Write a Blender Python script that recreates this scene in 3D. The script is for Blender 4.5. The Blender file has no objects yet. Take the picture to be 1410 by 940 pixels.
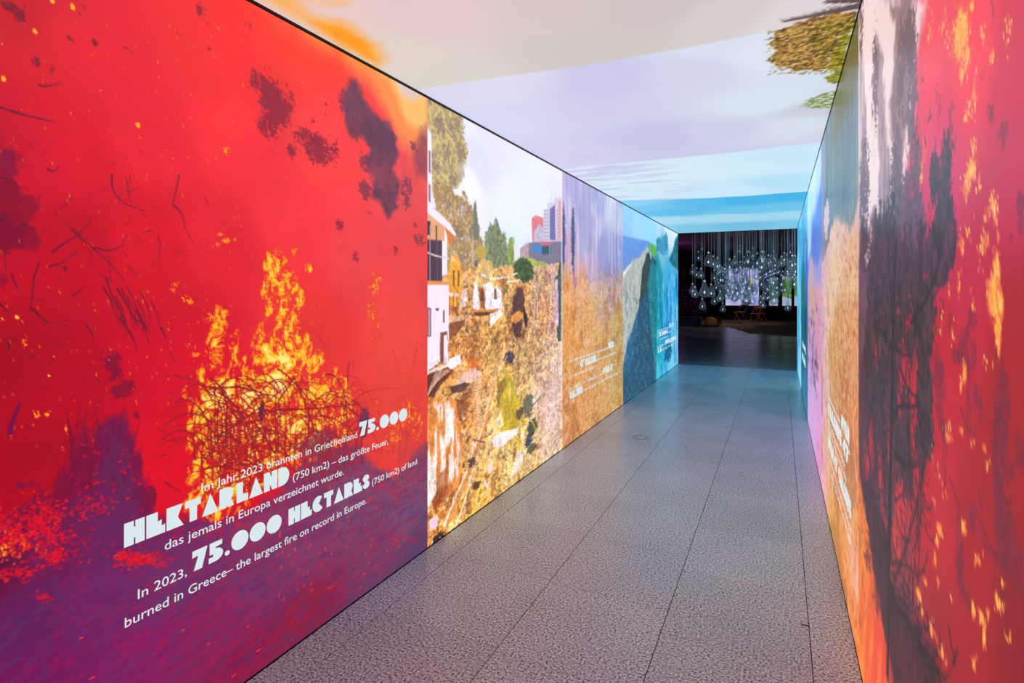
import bpy, bmesh, math, random
import numpy as np
from mathutils import Vector

# ------------------------------------------------------------------ camera, world, exposure
SC = bpy.context.scene
F = 775.0                      # focal length in pixels of the 1410 px wide frame
VX, VY = 1074.0, 398.0         # where the corridor's lines meet
TH = math.atan((VX - 705.0) / F)
CT, ST = math.cos(TH), math.sin(TH)
EYE = 1.41                     # eye height
HC = 2.46                      # ceiling height
A = 1.73                       # left wall at x = -A
B = 0.268                      # right wall at x = +B
YE = 10.9                      # the corridor's far end
cam_d = bpy.data.cameras.new('camera'); cam = bpy.data.objects.new('camera', cam_d)
SC.collection.objects.link(cam)
cam.location = (0, 0, EYE); cam.rotation_euler = (math.pi / 2, 0, TH)
cam_d.sensor_width = 36; cam_d.lens = F / 1410 * 36; cam_d.shift_y = -(470 - VY) / 1410
cam_d.clip_start = 0.02; cam_d.clip_end = 200
SC.camera = cam
w = bpy.data.worlds.new('world'); SC.world = w; w.use_nodes = True
w.node_tree.nodes['Background'].inputs[0].default_value = (0.01, 0.012, 0.02, 1)
w.node_tree.nodes['Background'].inputs[1].default_value = 0.3
SC.view_settings.view_transform = 'Standard'; SC.view_settings.look = 'None'
SC.view_settings.gamma = 1; SC.view_settings.use_curve_mapping = False
SC.view_settings.exposure = 0.0
SC.cycles.use_denoising = True
SC.cycles.max_bounces = 8
SC.cycles.transparent_max_bounces = 40
GLOW = 1.0                     # strength of the back light behind the printed fabrics

COL = SC.collection
rnd = random.Random(7)

# ------------------------------------------------------------------ placing helpers
def LW(px, py):                # a point of the left wall -> (y, z)
    k = max(VX - px, 1e-3); d = F * A / (CT * k)
    return ((d - A * ST) / CT, EYE - (py - VY) * d / F)
def RW(px, py):                # a point of the right wall -> (y, z)
    k = max(px - VX, 1e-3); d = F * B / (CT * k)
    return ((d + B * ST) / CT, EYE - (py - VY) * d / F)
def CE(px, py):                # a point of the ceiling -> (x, y)
    d = F * (HC - EYE) / (VY - py); lat = (px - 705) * d / F
    return (lat * CT - d * ST, lat * ST + d * CT)
def AT(px, py, d):             # a point at distance d in front of the eye
    lat = (px - 705) * d / F
    return Vector((lat * CT - d * ST, lat * ST + d * CT, EYE - (py - VY) * d / F))
def FL(px, py, z=0.0):         # a point of the floor
    return AT(px, py, F * (EYE - z) / (py - VY))

# ------------------------------------------------------------------ object helpers
def link(o, parent=None):
    COL.objects.link(o)
    if parent: o.parent = parent
    return o
def tag(o, label=None, cat=None, group=None, kind=None):
    if label: o['label'] = label
    if cat: o['category'] = cat
    if group: o['group'] = group
    if kind: o['kind'] = kind
    return o
def empty(name, loc=(0, 0, 0), rz=0, **k):
    o = bpy.data.objects.new(name, None); link(o); o.location = loc; o.rotation_euler = (0, 0, rz)
    o.empty_display_size = .1
    return tag(o, **k)
def mesh_obj(name, me, mat, parent=None, loc=None, smooth=False):
    o = bpy.data.objects.new(name, me); link(o, parent)
    if mat and not me.materials: me.materials.append(mat)
    if loc is not None: o.location = loc
    if smooth:
        for p in me.polygons: p.use_smooth = True
    return o
class MB:
    def __init__(s): s.v = []; s.f = []
    def box(s, x0, x1, y0, y1, z0, z1):
        b = len(s.v)
        s.v += [(x0,y0,z0),(x1,y0,z0),(x1,y1,z0),(x0,y1,z0),(x0,y0,z1),(x1,y0,z1),(x1,y1,z1),(x0,y1,z1)]
        s.f += [tuple(b+i for i in q) for q in ((3,2,1,0),(4,5,6,7),(0,1,5,4),(1,2,6,5),(2,3,7,6),(3,0,4,7))]
        return s
    def tube(s, p, q, r0, r1=None, n=8, cap=True):
        r1 = r0 if r1 is None else r1
        p, q = Vector(p), Vector(q); d = (q - p).normalized()
        u = d.orthogonal().normalized(); v = d.cross(u); b = len(s.v)
        for c, r in ((p, r0), (q, r1)):
            for i in range(n):
                a = 2*math.pi*i/n; s.v.append(tuple(c + r*(math.cos(a)*u + math.sin(a)*v)))
        for i in range(n): s.f.append((b+i, b+(i+1)%n, b+n+(i+1)%n, b+n+i))
        if cap: s.f += [tuple(b+n-1-i for i in range(n)), tuple(b+n+i for i in range(n))]
        return s
    def lathe(s, prof, n=14, c=(0,0,0)):
        b = len(s.v)
        for r, z in prof:
            for i in range(n):
                a = 2*math.pi*i/n; s.v.append((c[0]+r*math.cos(a), c[1]+r*math.sin(a), c[2]+z))
        for j in range(len(prof)-1):
            for i in range(n):
                s.f.append((b+j*n+i, b+j*n+(i+1)%n, b+(j+1)*n+(i+1)%n, b+(j+1)*n+i))
        return s
    def poly(s, pts):
        b = len(s.v); s.v += [tuple(p) for p in pts]; s.f.append(tuple(range(b, b+len(pts)))); return s
    def build(s, name, mat, parent=None, loc=None, smooth=False):
        me = bpy.data.meshes.new(name); me.from_pydata(s.v, [], s.f); me.update()
        return mesh_obj(name, me, mat, parent, loc, smooth)

# ------------------------------------------------------------------ materials
def lin(c):
    c = np.asarray(c, dtype=np.float64) / 255.0
    return np.where(c <= .04045, c / 12.92, ((c + .055) / 1.055) ** 2.4)
def principled(name, rgb, rough=.5, metal=0., spec=.5, emit=None, es=0., noise=None):
    m = bpy.data.materials.new(name); m.use_nodes = True; nt = m.node_tree; b = nt.nodes['Principled BSDF']
    c = tuple(lin(rgb)) + (1,)
    b.inputs['Base Color'].default_value = c
    b.inputs['Roughness'].default_value = rough; b.inputs['Metallic'].default_value = metal
    b.inputs['Specular IOR Level'].default_value = spec
    if emit is not None:
        b.inputs['Emission Color'].default_value = tuple(lin(emit)) + (1,); b.inputs['Emission Strength'].default_value = es
    if noise:                                              # (scale, amount): mottling of the base colour
        tc = nt.nodes.new('ShaderNodeTexCoord'); n = nt.nodes.new('ShaderNodeTexNoise'); n.inputs['Scale'].default_value = noise[0]
        n.inputs['Detail'].default_value = 5
        nt.links.new(tc.outputs['Object'], n.inputs['Vector'])
        mr = nt.nodes.new('ShaderNodeMapRange'); mr.inputs['From Min'].default_value = .3; mr.inputs['From Max'].default_value = .7
        mr.inputs['To Min'].default_value = 1 - noise[1]; mr.inputs['To Max'].default_value = 1 + noise[1]
        nt.links.new(n.outputs['Fac'], mr.inputs['Value'])
        mx = nt.nodes.new('ShaderNodeVectorMath'); mx.operation = 'SCALE'; mx.inputs[0].default_value = c[:3]
        nt.links.new(mr.outputs['Result'], mx.inputs['Scale']); nt.links.new(mx.outputs['Vector'], b.inputs['Base Color'])
    return m
def print_material(name, base=.25, rough=.5, grain=.0, scale=300., spec=.5, white=.02):
    """back-lit printed fabric: the print (a colour attribute of the cloth) filters the light behind it"""
    m = bpy.data.materials.new(name); m.use_nodes = True; nt = m.node_tree; b = nt.nodes['Principled BSDF']
    at = nt.nodes.new('ShaderNodeAttribute'); at.attribute_name = 'print'
    src = at.outputs['Color']
    if grain:
        ge = nt.nodes.new('ShaderNodeNewGeometry'); n = nt.nodes.new('ShaderNodeTexNoise'); n.inputs['Scale'].default_value = scale; n.inputs['Detail'].default_value = 3
        nt.links.new(ge.outputs['Position'], n.inputs['Vector'])
        mr = nt.nodes.new('ShaderNodeMapRange'); mr.inputs['From Min'].default_value = .3; mr.inputs['From Max'].default_value = .7
        mr.inputs['To Min'].default_value = 1 - grain; mr.inputs['To Max'].default_value = 1 + grain
        nt.links.new(n.outputs['Fac'], mr.inputs['Value'])
        v = nt.nodes.new('ShaderNodeVectorMath'); v.operation = 'SCALE'
        nt.links.new(at.outputs['Color'], v.inputs[0]); nt.links.new(mr.outputs['Result'], v.inputs['Scale']); src = v.outputs['Vector']
    sc = nt.nodes.new('ShaderNodeVectorMath'); sc.operation = 'SCALE'; sc.inputs['Scale'].default_value = base
    ad = nt.nodes.new('ShaderNodeVectorMath'); ad.operation = 'ADD'; ad.inputs[1].default_value = (white,)*3   # the white weave shows through the ink
    nt.links.new(src, sc.inputs[0]); nt.links.new(sc.outputs['Vector'], ad.inputs[0]); nt.links.new(ad.outputs['Vector'], b.inputs['Base Color'])
    nt.links.new(src, b.inputs['Emission Color']); b.inputs['Emission Strength'].default_value = GLOW
    b.inputs['Roughness'].default_value = rough; b.inputs['Specular IOR Level'].default_value = spec
    m.cycles.emission_sampling = 'NONE'
    return m

def granite(name='granite', spec=.36, gain=1.06):
    m = bpy.data.materials.new(name); m.use_nodes = True; nt = m.node_tree; b = nt.nodes['Principled BSDF']
    ge = nt.nodes.new('ShaderNodeNewGeometry'); oi = nt.nodes.new('ShaderNodeObjectInfo')
    def noise(scale, det):
        n = nt.nodes.new('ShaderNodeTexNoise'); n.inputs['Scale'].default_value = scale; n.inputs['Detail'].default_value = det
        nt.links.new(ge.outputs['Position'], n.inputs['Vector']); return n
    n1 = noise(115, 3)
    r1 = nt.nodes.new('ShaderNodeValToRGB'); e = r1.color_ramp.elements
    e[0].position = .33; e[0].color = (.03, .035, .04, 1); e[1].position = .68; e[1].color = (.88, 1.0, 1.0, 1)
    for p, c in ((.40, (.165, .20, .23, 1)), (.47, (.39, .46, .54, 1)), (.60, (.56, .66, .76, 1))):
        k = e.new(p); k.color = c
    nt.links.new(n1.outputs['Fac'], r1.inputs['Fac'])
    n2 = noise(2.3, 4)
    mr = nt.nodes.new('ShaderNodeMapRange'); mr.inputs['From Min'].default_value = .3; mr.inputs['From Max'].default_value = .7
    mr.inputs['To Min'].default_value = .92*gain; mr.inputs['To Max'].default_value = 1.08*gain; nt.links.new(n2.outputs['Fac'], mr.inputs['Value'])
    mo = nt.nodes.new('ShaderNodeMapRange'); mo.inputs['To Min'].default_value = .95; mo.inputs['To Max'].default_value = 1.05
    nt.links.new(oi.outputs['Random'], mo.inputs['Value'])
    mu = nt.nodes.new('ShaderNodeMath'); mu.operation = 'MULTIPLY'; nt.links.new(mr.outputs[0], mu.inputs[0]); nt.links.new(mo.outputs[0], mu.inputs[1])
    v = nt.nodes.new('ShaderNodeVectorMath'); v.operation = 'SCALE'; nt.links.new(r1.outputs['Color'], v.inputs[0]); nt.links.new(mu.outputs[0], v.inputs['Scale'])
    nt.links.new(v.outputs[0], b.inputs['Base Color'])
    mr2 = nt.nodes.new('ShaderNodeMapRange'); mr2.inputs['To Min'].default_value = .22; mr2.inputs['To Max'].default_value = .32
    nt.links.new(n2.outputs['Fac'], mr2.inputs['Value']); nt.links.new(mr2.outputs[0], b.inputs['Roughness'])
    b.inputs['Specular IOR Level'].default_value = spec
    return m

# ------------------------------------------------------------------ the print shop: pictures worked out on the cloth itself
class Noise:
    def __init__(s, seed):
        r = np.random.RandomState(seed); s.t = r.rand(256, 256)
    def val(s, x, y):
        xi = np.floor(x).astype(int); yi = np.floor(y).astype(int); fx = x - xi; fy = y - yi
        fx = fx*fx*(3-2*fx); fy = fy*fy*(3-2*fy); t = s.t
        a = t[xi & 255, yi & 255]; b = t[(xi+1) & 255, yi & 255]; c = t[xi & 255, (yi+1) & 255]; d = t[(xi+1) & 255, (yi+1) & 255]
        return (a*(1-fx)+b*fx)*(1-fy) + (c*(1-fx)+d*fx)*fy
    def fbm(s, x, y, o=4, g=.5):
        v = 0; a = 1; t = 0
        for i in range(o):
            v = v + a*s.val(x*(2**i)+17.3*i, y*(2**i)+5.1*i); t += a; a *= g
        return v/t
    def ridge(s, x, y, o=4, g=.55):
        v = 0; a = 1; t = 0
        for i in range(o):
            v = v + a*(1-np.abs(2*s.val(x*(2**i)+7.7*i, y*(2**i)+3.9*i)-1)); t += a; a *= g
        return v/t
def sm(a, b, x): 
    t = np.clip((x-a)/(b-a), 0, 1); return t*t*(3-2*t)

class Cloth:
    """grid of columns us and rows vs in metres; colours in 0..255"""
    def __init__(s, us, vs, W, seed, px=(1., 1.)):
        s.us = np.array(us); s.vs = np.array(vs); s.U, s.V = np.meshgrid(s.us, s.vs); s.W = W
        s.img = np.zeros(s.U.shape + (3,)); s.n = Noise(seed); s.r = random.Random(seed)
    def P(s, pts): return [s.W(*p) for p in pts]
    def loc(s, px, py):        # metres per unit of layout, along u and v, at a point
        a = s.W(px-.5, py); b = s.W(px+.5, py); c = s.W(px, py-.5); d = s.W(px, py+.5)
        return (abs(b[0]-a[0])+1e-9, math.hypot(c[1]-d[1], 0)+1e-9)
    def win(s, u0, u1, v0, v1):
        i0, i1 = np.searchsorted(s.us, [u0, u1]); j0, j1 = np.searchsorted(s.vs, [v0, v1])
        return slice(j0, j1), slice(i0, i1)
    def wash(s, samples, mask=None, p=2.2, asp=1.0):
        """smooth wash through colour samples"""
        acc = 0; wt = 0
        for px, py, c in samples:
            u, v = s.W(px, py)
            d = ((s.U-u)*asp)**2 + (s.V-v)**2 + .0012; q = d**(-p)
            acc = acc + q[..., None]*np.array(c, float); wt = wt + q
        col = acc/wt[..., None]
        if mask is None: s.img = col
        else: s.img = s.img*(1-mask[..., None]) + col*mask[..., None]
    def put(s, sl, m, c):
        c = np.asarray(c, float); s.img[sl] = s.img[sl]*(1-m[..., None]) + c*m[..., None]
    def polymask(s, pts, soft=.003, warp=0., ws=20., full=False, wv=None):
        """pts in metres -> slice, mask"""
        P = np.array(pts); ic = min(max(np.searchsorted(s.us, P[:,0].mean()), 1), len(s.us)-1); soft = max(soft, (s.us[ic]-s.us[ic-1])*.7); pad = soft + warp*1.2 + .004
        sl = s.win(P[:,0].min()-pad, P[:,0].max()+pad, P[:,1].min()-pad, P[:,1].max()+pad)
        u = s.U[sl]; v = s.V[sl]
        if u.size == 0: return sl, np.zeros_like(u)
        if warp:
            wv = wv or ws
            du = (s.n.fbm(u*ws+3, v*wv, 4, .6)-.5)*2*warp; dv = (s.n.fbm(u*ws+40, v*wv+9, 4, .6)-.5)*2*warp
            u = u+du; v = v+dv
        ins = np.zeros(u.shape, bool); dm = np.full(u.shape, 1e9)
        for (x0, y0), (x1, y1) in zip(P, np.roll(P, -1, 0)):
            if y0 != y1:
                c = ((y0 > v) != (y1 > v)) & (u < (x1-x0)*(v-y0)/(y1-y0)+x0); ins ^= c
            dx, dy = x1-x0, y1-y0; L = dx*dx+dy*dy+1e-12
            t = np.clip(((u-x0)*dx+(v-y0)*dy)/L, 0, 1); dm = np.minimum(dm, (u-x0-t*dx)**2+(v-y0-t*dy)**2)
        dd = np.sqrt(dm); dd = np.where(ins, dd, -dd)
        return sl, np.clip(.5+dd/soft, 0, 1)
    def poly(s, pxs, c, soft=.003, warp=0., ws=20., alpha=1., tex=None, wv=None):
        sl, m = s.polymask(s.P(pxs), soft, warp, ws, wv=wv)
        if m.size == 0: return
        col = np.array(c, float)
        if tex:                                            # (scale u, scale v, amount[, second colour])
            n = s.n.fbm(s.U[sl]*tex[0]+11, s.V[sl]*tex[1], 4, .65)
            if len(tex) > 3:
                k = sm(.5-tex[2], .5+tex[2], n)[..., None]; col = col*(1-k)+np.array(tex[3], float)*k
            else: col = col*(1+(n[..., None]-.5)*2*tex[2])
        s.put(sl, m*alpha, col)
    def stroke(s, pts, c, w0, w1=None, alpha=1., metric=False):
        """pts in layout units (or metres), widths in metres"""
        w1 = w0 if w1 is None else w1
        P = pts if metric else s.P(pts); n = len(P)-1
        for i in range(n):
            (x0, y0), (x1, y1) = P[i], P[i+1]; a = w0+(w1-w0)*i/n; b = w0+(w1-w0)*(i+1)/n; W = max(a, b)+.012
            sl = s.win(min(x0, x1)-W, max(x0, x1)+W, min(y0, y1)-W, max(y0, y1)+W); u = s.U[sl]; v = s.V[sl]
            if u.size == 0: continue
            dx, dy = x1-x0, y1-y0; L = dx*dx+dy*dy+1e-12
            t = np.clip(((u-x0)*dx+(v-y0)*dy)/L, 0, 1); d = np.sqrt((u-x0-t*dx)**2+(v-y0-t*dy)**2)
            ww = (a+(b-a)*t)/2; ic = min(max(np.searchsorted(s.us, (x0+x1)/2), 1), len(s.us)-1)
            sf = max(.0022, (s.us[ic]-s.us[ic-1])*.6)      # never thinner than the weave can carry
            s.put(sl, np.clip((ww-d)/sf+.5, 0, 1)*alpha*np.clip(2.4*ww/sf, .45, 1), c)
    def curve(s, p0, p1, p2, c, w0, w1=None, alpha=1., n=8, metric=False):
        q = [((1-t)**2*p0[0]+2*t*(1-t)*p1[0]+t*t*p2[0], (1-t)**2*p0[1]+2*t*(1-t)*p1[1]+t*t*p2[1]) for t in [i/n for i in range(n+1)]]
        s.stroke(q, c, w0, w1, alpha, metric)
    def blotch(s, px, py, rx, ry, c, dens=.5, sc=60., alpha=1., sv=None, soft=.06, c2=None):
        """ragged cluster: noise cut off inside an ellipse"""
        u0, v0 = s.W(px, py); a, b = s.loc(px, py); ru, rv = rx*a, ry*b; sv = sv or sc
        sl = s.win(u0-ru*1.3, u0+ru*1.3, v0-rv*1.3, v0+rv*1.3); u = s.U[sl]; v = s.V[sl]
        if u.size == 0: return
        e = ((u-u0)/ru)**2+((v-v0)/rv)**2
        wu = (s.n.fbm(u*sc*.8+px, v*sv*.8, 3)-.5)*1.6/sc; wv_ = (s.n.fbm(u*sc*.8+31, v*sv*.8+py, 3)-.5)*1.6/sv
        n = .34*s.n.fbm((u+wu)*sc+px, (v+wv_)*sv+py, 3, .6)+.36*s.n.fbm((u+wu)*sc*2.3+7, (v+wv_)*sv*2.3, 3, .75)+.30*s.n.ridge((u+wv_)*sc*2.1+13, (v+wu)*sv*1.4, 4, .75)
        k = sm(-soft*.8, soft*.8, n-.53+(dens-.5)*.7-.26*np.clip(e, 0, 3)**1.1+.07)*(e < 1.69)
        col = np.array(c, float)
        if c2 is not None:
            q = sm(.35, .65, s.n.fbm(u*sc*1.7+5, v*sv*1.7, 3))[..., None]; col = col*(1-q)+np.array(c2, float)*q
        s.put(sl, k*alpha, col)
    def mul(s, m, sl=None):
        if sl is None: s.img = s.img*m[..., None]
        else: s.img[sl] = s.img[sl]*m[..., None]
    def toward(s, m, c): s.img = s.img*(1-m[..., None])+np.asarray(c, float)*m[..., None]
    def build(s, name, mat, place, parent, flip=False):
        nv, nu = s.U.shape
        X, Y, Z = place(s.U, s.V)
        co = np.stack([X, Y, Z], -1).reshape(-1, 3)
        idx = np.arange(nu*nv).reshape(nv, nu)
        q = np.stack([idx[:-1, :-1], idx[:-1, 1:], idx[1:, 1:], idx[1:, :-1]], -1).reshape(-1, 4)
        if flip: q = q[:, ::-1]
        me = bpy.data.meshes.new(name); me.vertices.add(len(co)); me.vertices.foreach_set('co', co.astype(np.float32).ravel())
        me.loops.add(q.size); me.loops.foreach_set('vertex_index', q.astype(np.int32).ravel())
        me.polygons.add(len(q)); me.polygons.foreach_set('loop_start', np.arange(0, q.size, 4, dtype=np.int32))
        me.update(calc_edges=True)
        at = me.color_attributes.new('print', 'FLOAT_COLOR', 'POINT')
        c = np.ones((nu*nv, 4), np.float32); c[:, :3] = lin(np.clip(s.img, 0, 255)).reshape(-1, 3)
        at.data.foreach_set('color', c.ravel())
        return mesh_obj(name, me, mat, parent)

# ------------------------------------------------------------------ the prints
def cols(W, p0, p1, step, extra=None):
    n = max(3, int(abs(p1-p0)/step)); u = [W(p0+(p1-p0)*i/n, 500)[0] for i in range(n+1)]
    u = sorted(u)
    if extra: u = list(np.linspace(extra[0], u[0], extra[1], endpoint=False)) + u
    return u
ZL, ZT = .006, 2.446

def print_fire_left():
    """burning grassland: red haze, flames, branches, purple ground"""
    us = cols(LW, -10, 586, 1.6, (-3.8, 60)); us[-1] = 2.566
    k = Cloth(us, np.linspace(ZL, ZT, 600), LW, 11)
    k.wash([(0,0,(205,16,38)),(120,60,(226,24,44)),(300,80,(240,38,46)),(420,70,(250,52,46)),(0,200,(200,6,40)),(100,200,(213,10,42)),
            (200,200,(230,26,46)),(320,200,(244,40,52)),(450,200,(250,56,58)),(560,260,(234,70,72)),(0,350,(190,0,34)),(100,340,(188,0,32)),
            (200,330,(210,8,38)),(300,330,(226,26,44)),(400,300,(243,46,56)),(500,350,(238,60,64)),(580,350,(228,60,58)),(0,500,(165,0,28)),
            (100,520,(182,0,32)),(200,500,(202,2,38)),(250,520,(208,5,38)),(420,450,(228,44,46)),(550,450,(232,64,58)),(580,530,(226,60,48)),
            (0,640,(168,0,30)),(250,620,(214,2,36)),(40,800,(160,0,34))], asp=.8)
    n1 = k.n.fbm(k.U*5, k.V*5, 4); k.mul(.94+.12*n1)
    # orange glow and white sky in the upper corner
    k.poly([(362,0),(420,62),(480,92),(520,125),(545,165),(560,205),(575,240),(590,260),(590,100),(500,50)], (250,92,60), .16, .05, 6)
    k.poly([(400,20),(425,45),(470,75),(505,110),(530,150),(548,190),(575,215),(590,215),(590,110),(480,60)], (252,140,66), .09, .04, 9, alpha=.95)
    k.poly([(510,85),(535,110),(548,130),(560,170),(590,190),(590,120),(540,90)], (252,186,96), .06, .03, 9)
    k.poly([(533,98),(543,112),(552,130),(566,140),(578,134),(592,135),(592,110)], (222,196,190), .05, .02, 12)
    k.poly([(395,14),(430,40),(425,20)], (250,120,40), .05, .02, 12, alpha=.7)
    # black smoke
    k.poly([(470,125),(480,112),(490,110),(500,128),(512,150),(520,160),(535,168),(546,190),(548,215),(540,232),(552,255),(545,285),(533,300),
            (522,275),(512,268),(516,238),(503,222),(510,205),(500,190),(485,188),(474,165)], (108,52,76), .03, .022, 22, tex=(14, 14, .28))
    k.poly([(575,185),(590,172),(590,250),(575,240),(570,215)], (135,55,72), .06, .03, 18, alpha=.8)
    k.poly([(520,165),(545,190),(540,210),(520,200)], (95,45,72), .04, .02, 20, alpha=.7)
    for a in ((506,225,14,16,.62),(560,262,10,30,.5),(578,330,12,12,.5),(550,285,24,10,.45),(470,140,8,24,.45),(502,260,10,16,.6),(570,200,8,12,.5),(488,180,10,16,.6)):
        k.blotch(*a[:4], (120,45,66), a[4], 38, .8)
    k.blotch(528,245,20,26,(150,62,78),.6,22,.6)
    # leaf clusters
    for a in ((355,112,14,20,.5),(372,128,18,26,.64),(380,152,22,24,.66),(368,172,16,18,.58),(398,140,12,24,.42),(372,188,14,10,.4),(425,190,26,16,.52),(440,208,20,22,.64),
              (462,205,10,22,.42),(402,208,10,14,.44),(28,22,9,12,.6),(10,8,14,8,.62),(276,14,7,11,.56),(283,30,6,8,.4),(340,36,9,8,.42),(50,86,8,8,.45),(72,94,5,6,.42),
              (96,52,5,4,.5),(130,58,6,6,.45),(112,12,9,5,.42),(288,66,4,4,.5),(468,310,7,10,.5),(490,352,6,12,.46),(510,294,6,5,.4),(572,310,4,6,.5),(592,140,6,10,.3),
              (448,148,6,14,.35),(350,20,8,5,.3),(545,345,5,8,.4),(246,46,5,5,.35),(430,165,6,6,.4)):
        cc = (150,22,46) if a[0] > 200 else (118,0,34); k.blotch(*a[:4], cc, a[4], 62, .88, sv=50, c2=(132,30,54))
        for i in range(int(a[2]*a[3]*.12*a[4])):
            x = a[0]+k.r.gauss(0,a[2]*.55); y = a[1]+k.r.gauss(0,a[3]*.55); k.stroke([(x,y),(x+k.r.uniform(1,4),y+k.r.uniform(1,5))],cc,.005,.0015,.8)
    # dark tree mass on the left edge
    k.poly([(-30,175),(8,182),(10,202),(18,222),(30,238),(26,262),(38,280),(28,300),(40,312),(48,330),(40,352),(22,354),(-30,352)], (142,0,44), .02, .05, 14, tex=(9,9,.18), alpha=.85)
    k.blotch(12,325,34,30,(122,0,44),.62,24,.7); k.blotch(18,268,24,24,(128,0,46),.56,24,.6); k.blotch(10,225,16,26,(120,6,60),.6,22,.6)
    k.blotch(2,385,12,12,(140,0,50),.6,20,.7)
    # bare tips, stems and flying twigs
    T = (120,18,44); D = (84,14,46)
    for q, w in (([(0,148),(30,157),(55,163),(80,170)],5.5),([(53,117),(64,119),(75,117),(83,113)],4.5),([(170,64),(178,69),(185,75)],3),([(65,232),(70,236),(77,235),(82,228)],4),
                 ([(0,243),(20,252),(31,260)],4),([(0,304),(10,297),(18,294)],4),([(46,322),(52,340),(47,312)],2),([(30,308),(45,315),(53,321)],4.5),([(99,272),(90,282),(78,296)],3),
                 ([(56,268),(51,281),(46,292)],2.5),([(154,240),(154,256),(160,270),(172,280),(188,287),(202,291)],3.6),([(174,245),(176,264),(182,284)],2.6),([(179,242),(178,262)],2.6),
                 ([(178,264),(188,260),(195,255)],2.2),([(72,347),(85,337),(105,325),(120,311),(125,300)],5),([(98,314),(110,327),(130,343),(150,361),(165,378),(176,396)],3.6),
                 ([(130,341),(148,345),(160,343),(168,338),(174,325)],4.2),([(67,367),(82,363),(93,357),(108,342)],3.8),([(54,362),(47,380),(44,410),(40,430)],3.4),([(16,378),(22,392),(25,400)],3.2),
                 ([(100,407),(110,400),(117,394)],3.4),([(44,425),(54,434),(62,440)],5.5),([(40,411),(52,412),(63,418)],2.6),([(0,418),(10,428),(20,427)],3.4),([(7,345),(8,370),(7,380)],3),
                 ([(106,318),(114,329),(122,328)],3),([(122,342),(127,352),(126,362)],2.6),([(146,383),(155,410),(168,445)],3.4),([(142,395),(152,412),(158,430),(168,452)],4.2),([(161,397),(172,415),(186,440),(192,452)],4.4),
                 ([(168,402),(176,415),(181,425)],2.6),([(150,352),(151,372),(152,390)],2.4),([(138,378),(152,385),(158,388)],3),([(247,240),(243,260),(238,280),(250,292),(254,310),(260,324),(268,337)],3.2),
                 ([(237,282),(246,290),(256,305)],2.4),([(196,320),(205,318),(213,318)],2.4),([(217,325),(221,335),(219,350),(215,365)],2.6),([(175,366),(185,375),(200,384)],2.4),([(282,272),(286,280),(289,287)],2.4),
                 ([(9,472),(15,470),(22,464),(32,460)],3),([(12,480),(12,472),(8,472)],4),([(60,440),(70,446)],3.4),([(118,447),(127,459),(130,471)],3.4),([(165,437),(172,450)],4.6),([(178,455),(184,468),(190,485)],5),
                 ([(185,438),(198,447),(205,455)],3.6),([(204,442),(206,460)],2.6),([(222,450),(230,468)],5),([(234,483),(241,500)],2.6),([(240,515),(250,522),(262,522)],2.2),([(98,440),(60,447)],1.),
                 ([(52,538),(60,535),(70,532)],2.6),([(150,482),(160,488),(167,492)],3),([(218,591),(227,594),(222,604)],2.6),([(238,605),(250,613)],2.2),([(215,628),(235,625)],2),([(131,519),(140,530)],3),
                 ([(438,462),(447,475),(447,490)],2.),([(540,480),(552,520)],2.6),([(575,470),(562,545)],3),([(486,494),(489,540)],1.6),([(230,710),(240,705),(255,710)],2.4),([(227,664),(240,672),(250,676)],3.4)):
        k.stroke(q, D if w > 3 else T, w*.0009+.0012, .0014, .9)
    for i in range(60):
        x = k.r.uniform(0,260); y = k.r.uniform(190,620); L = k.r.uniform(4,16); a = k.r.uniform(-1.2,1.4)
        k.curve((x,y),(x+L*.5*math.cos(a)+k.r.uniform(-4,4),y+L*.5*math.sin(a)),(x+L*math.cos(a),y+L*math.sin(a)),T,.003,.001,.6,4)
    for i in range(14):
        x = k.r.uniform(150,215); y = k.r.uniform(395,430); k.stroke([(x,y),(x+9,y+18),(x+16+k.r.uniform(-4,4),y+44)],D,.0035,.0015,.8)
    for a in ((155,500,14,16,.62),(170,535,18,14,.6),(160,515,14,14,.5),(143,490,10,12,.4),(90,370,6,5,.6),(188,572,6,8,.5)):
        k.blotch(*a[:4], (126,4,50), a[4], 50, .85)
    k.poly([(8,598),(16,575),(26,555),(29,560),(22,582),(16,600),(10,602)], (108,8,66), .004, .008, 40)
    # the dark purple bush and the ground
    Pu = (112,18,72)
    k.poly([(85,700),(100,655),(112,622),(116,600),(124,610),(128,640),(138,600),(150,575),(165,572),(172,590),(180,610),(182,618),(190,640),(196,668),(206,690),(214,722),(150,740)], Pu, .03, .03, 26, tex=(10,10,.22,(120,0,52)))
    k.poly([(140,630),(155,600),(172,612),(182,640),(190,690),(200,730),(120,730),(130,680)], (98,30,84), .05, .03, 18, alpha=.9)
    k.poly([(20,745),(60,716),(84,690),(100,655),(106,630),(104,600),(112,588),(122,606),(126,640),(118,680),(100,712),(60,745)],(120,6,56),.02,.035,30,alpha=.85,tex=(30,30,.3))
    for a in ((60,690,30,16,.56),(40,706,40,14,.58),(90,668,20,26,.6),(20,725,40,16,.6),(30,668,24,8,.42),(120,640,14,30,.6),(205,690,12,30,.52),(190,640,10,20,.55)): k.blotch(*a[:4],(118,8,58),a[4],34,.9)
    for i in range(90):
        t = k.r.random(); x = 30+t*85+k.r.uniform(-20,20); y = 735-t*t*150+k.r.uniform(-20,20); k.curve((x,y),(x+8,y-14),(x+k.r.uniform(-4,26),y-k.r.uniform(14,40)),(122,6,52),.004,.001,.8,5)
    for i in range(34):
        x = k.r.uniform(95,200); y = k.r.uniform(600,690); dx = k.r.uniform(-14,10)
        k.curve((x,y),(x+dx*.3,y-20),(x+dx,y-k.r.uniform(18,52)),(110,6,56),.004,.0012,.8)
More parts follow.
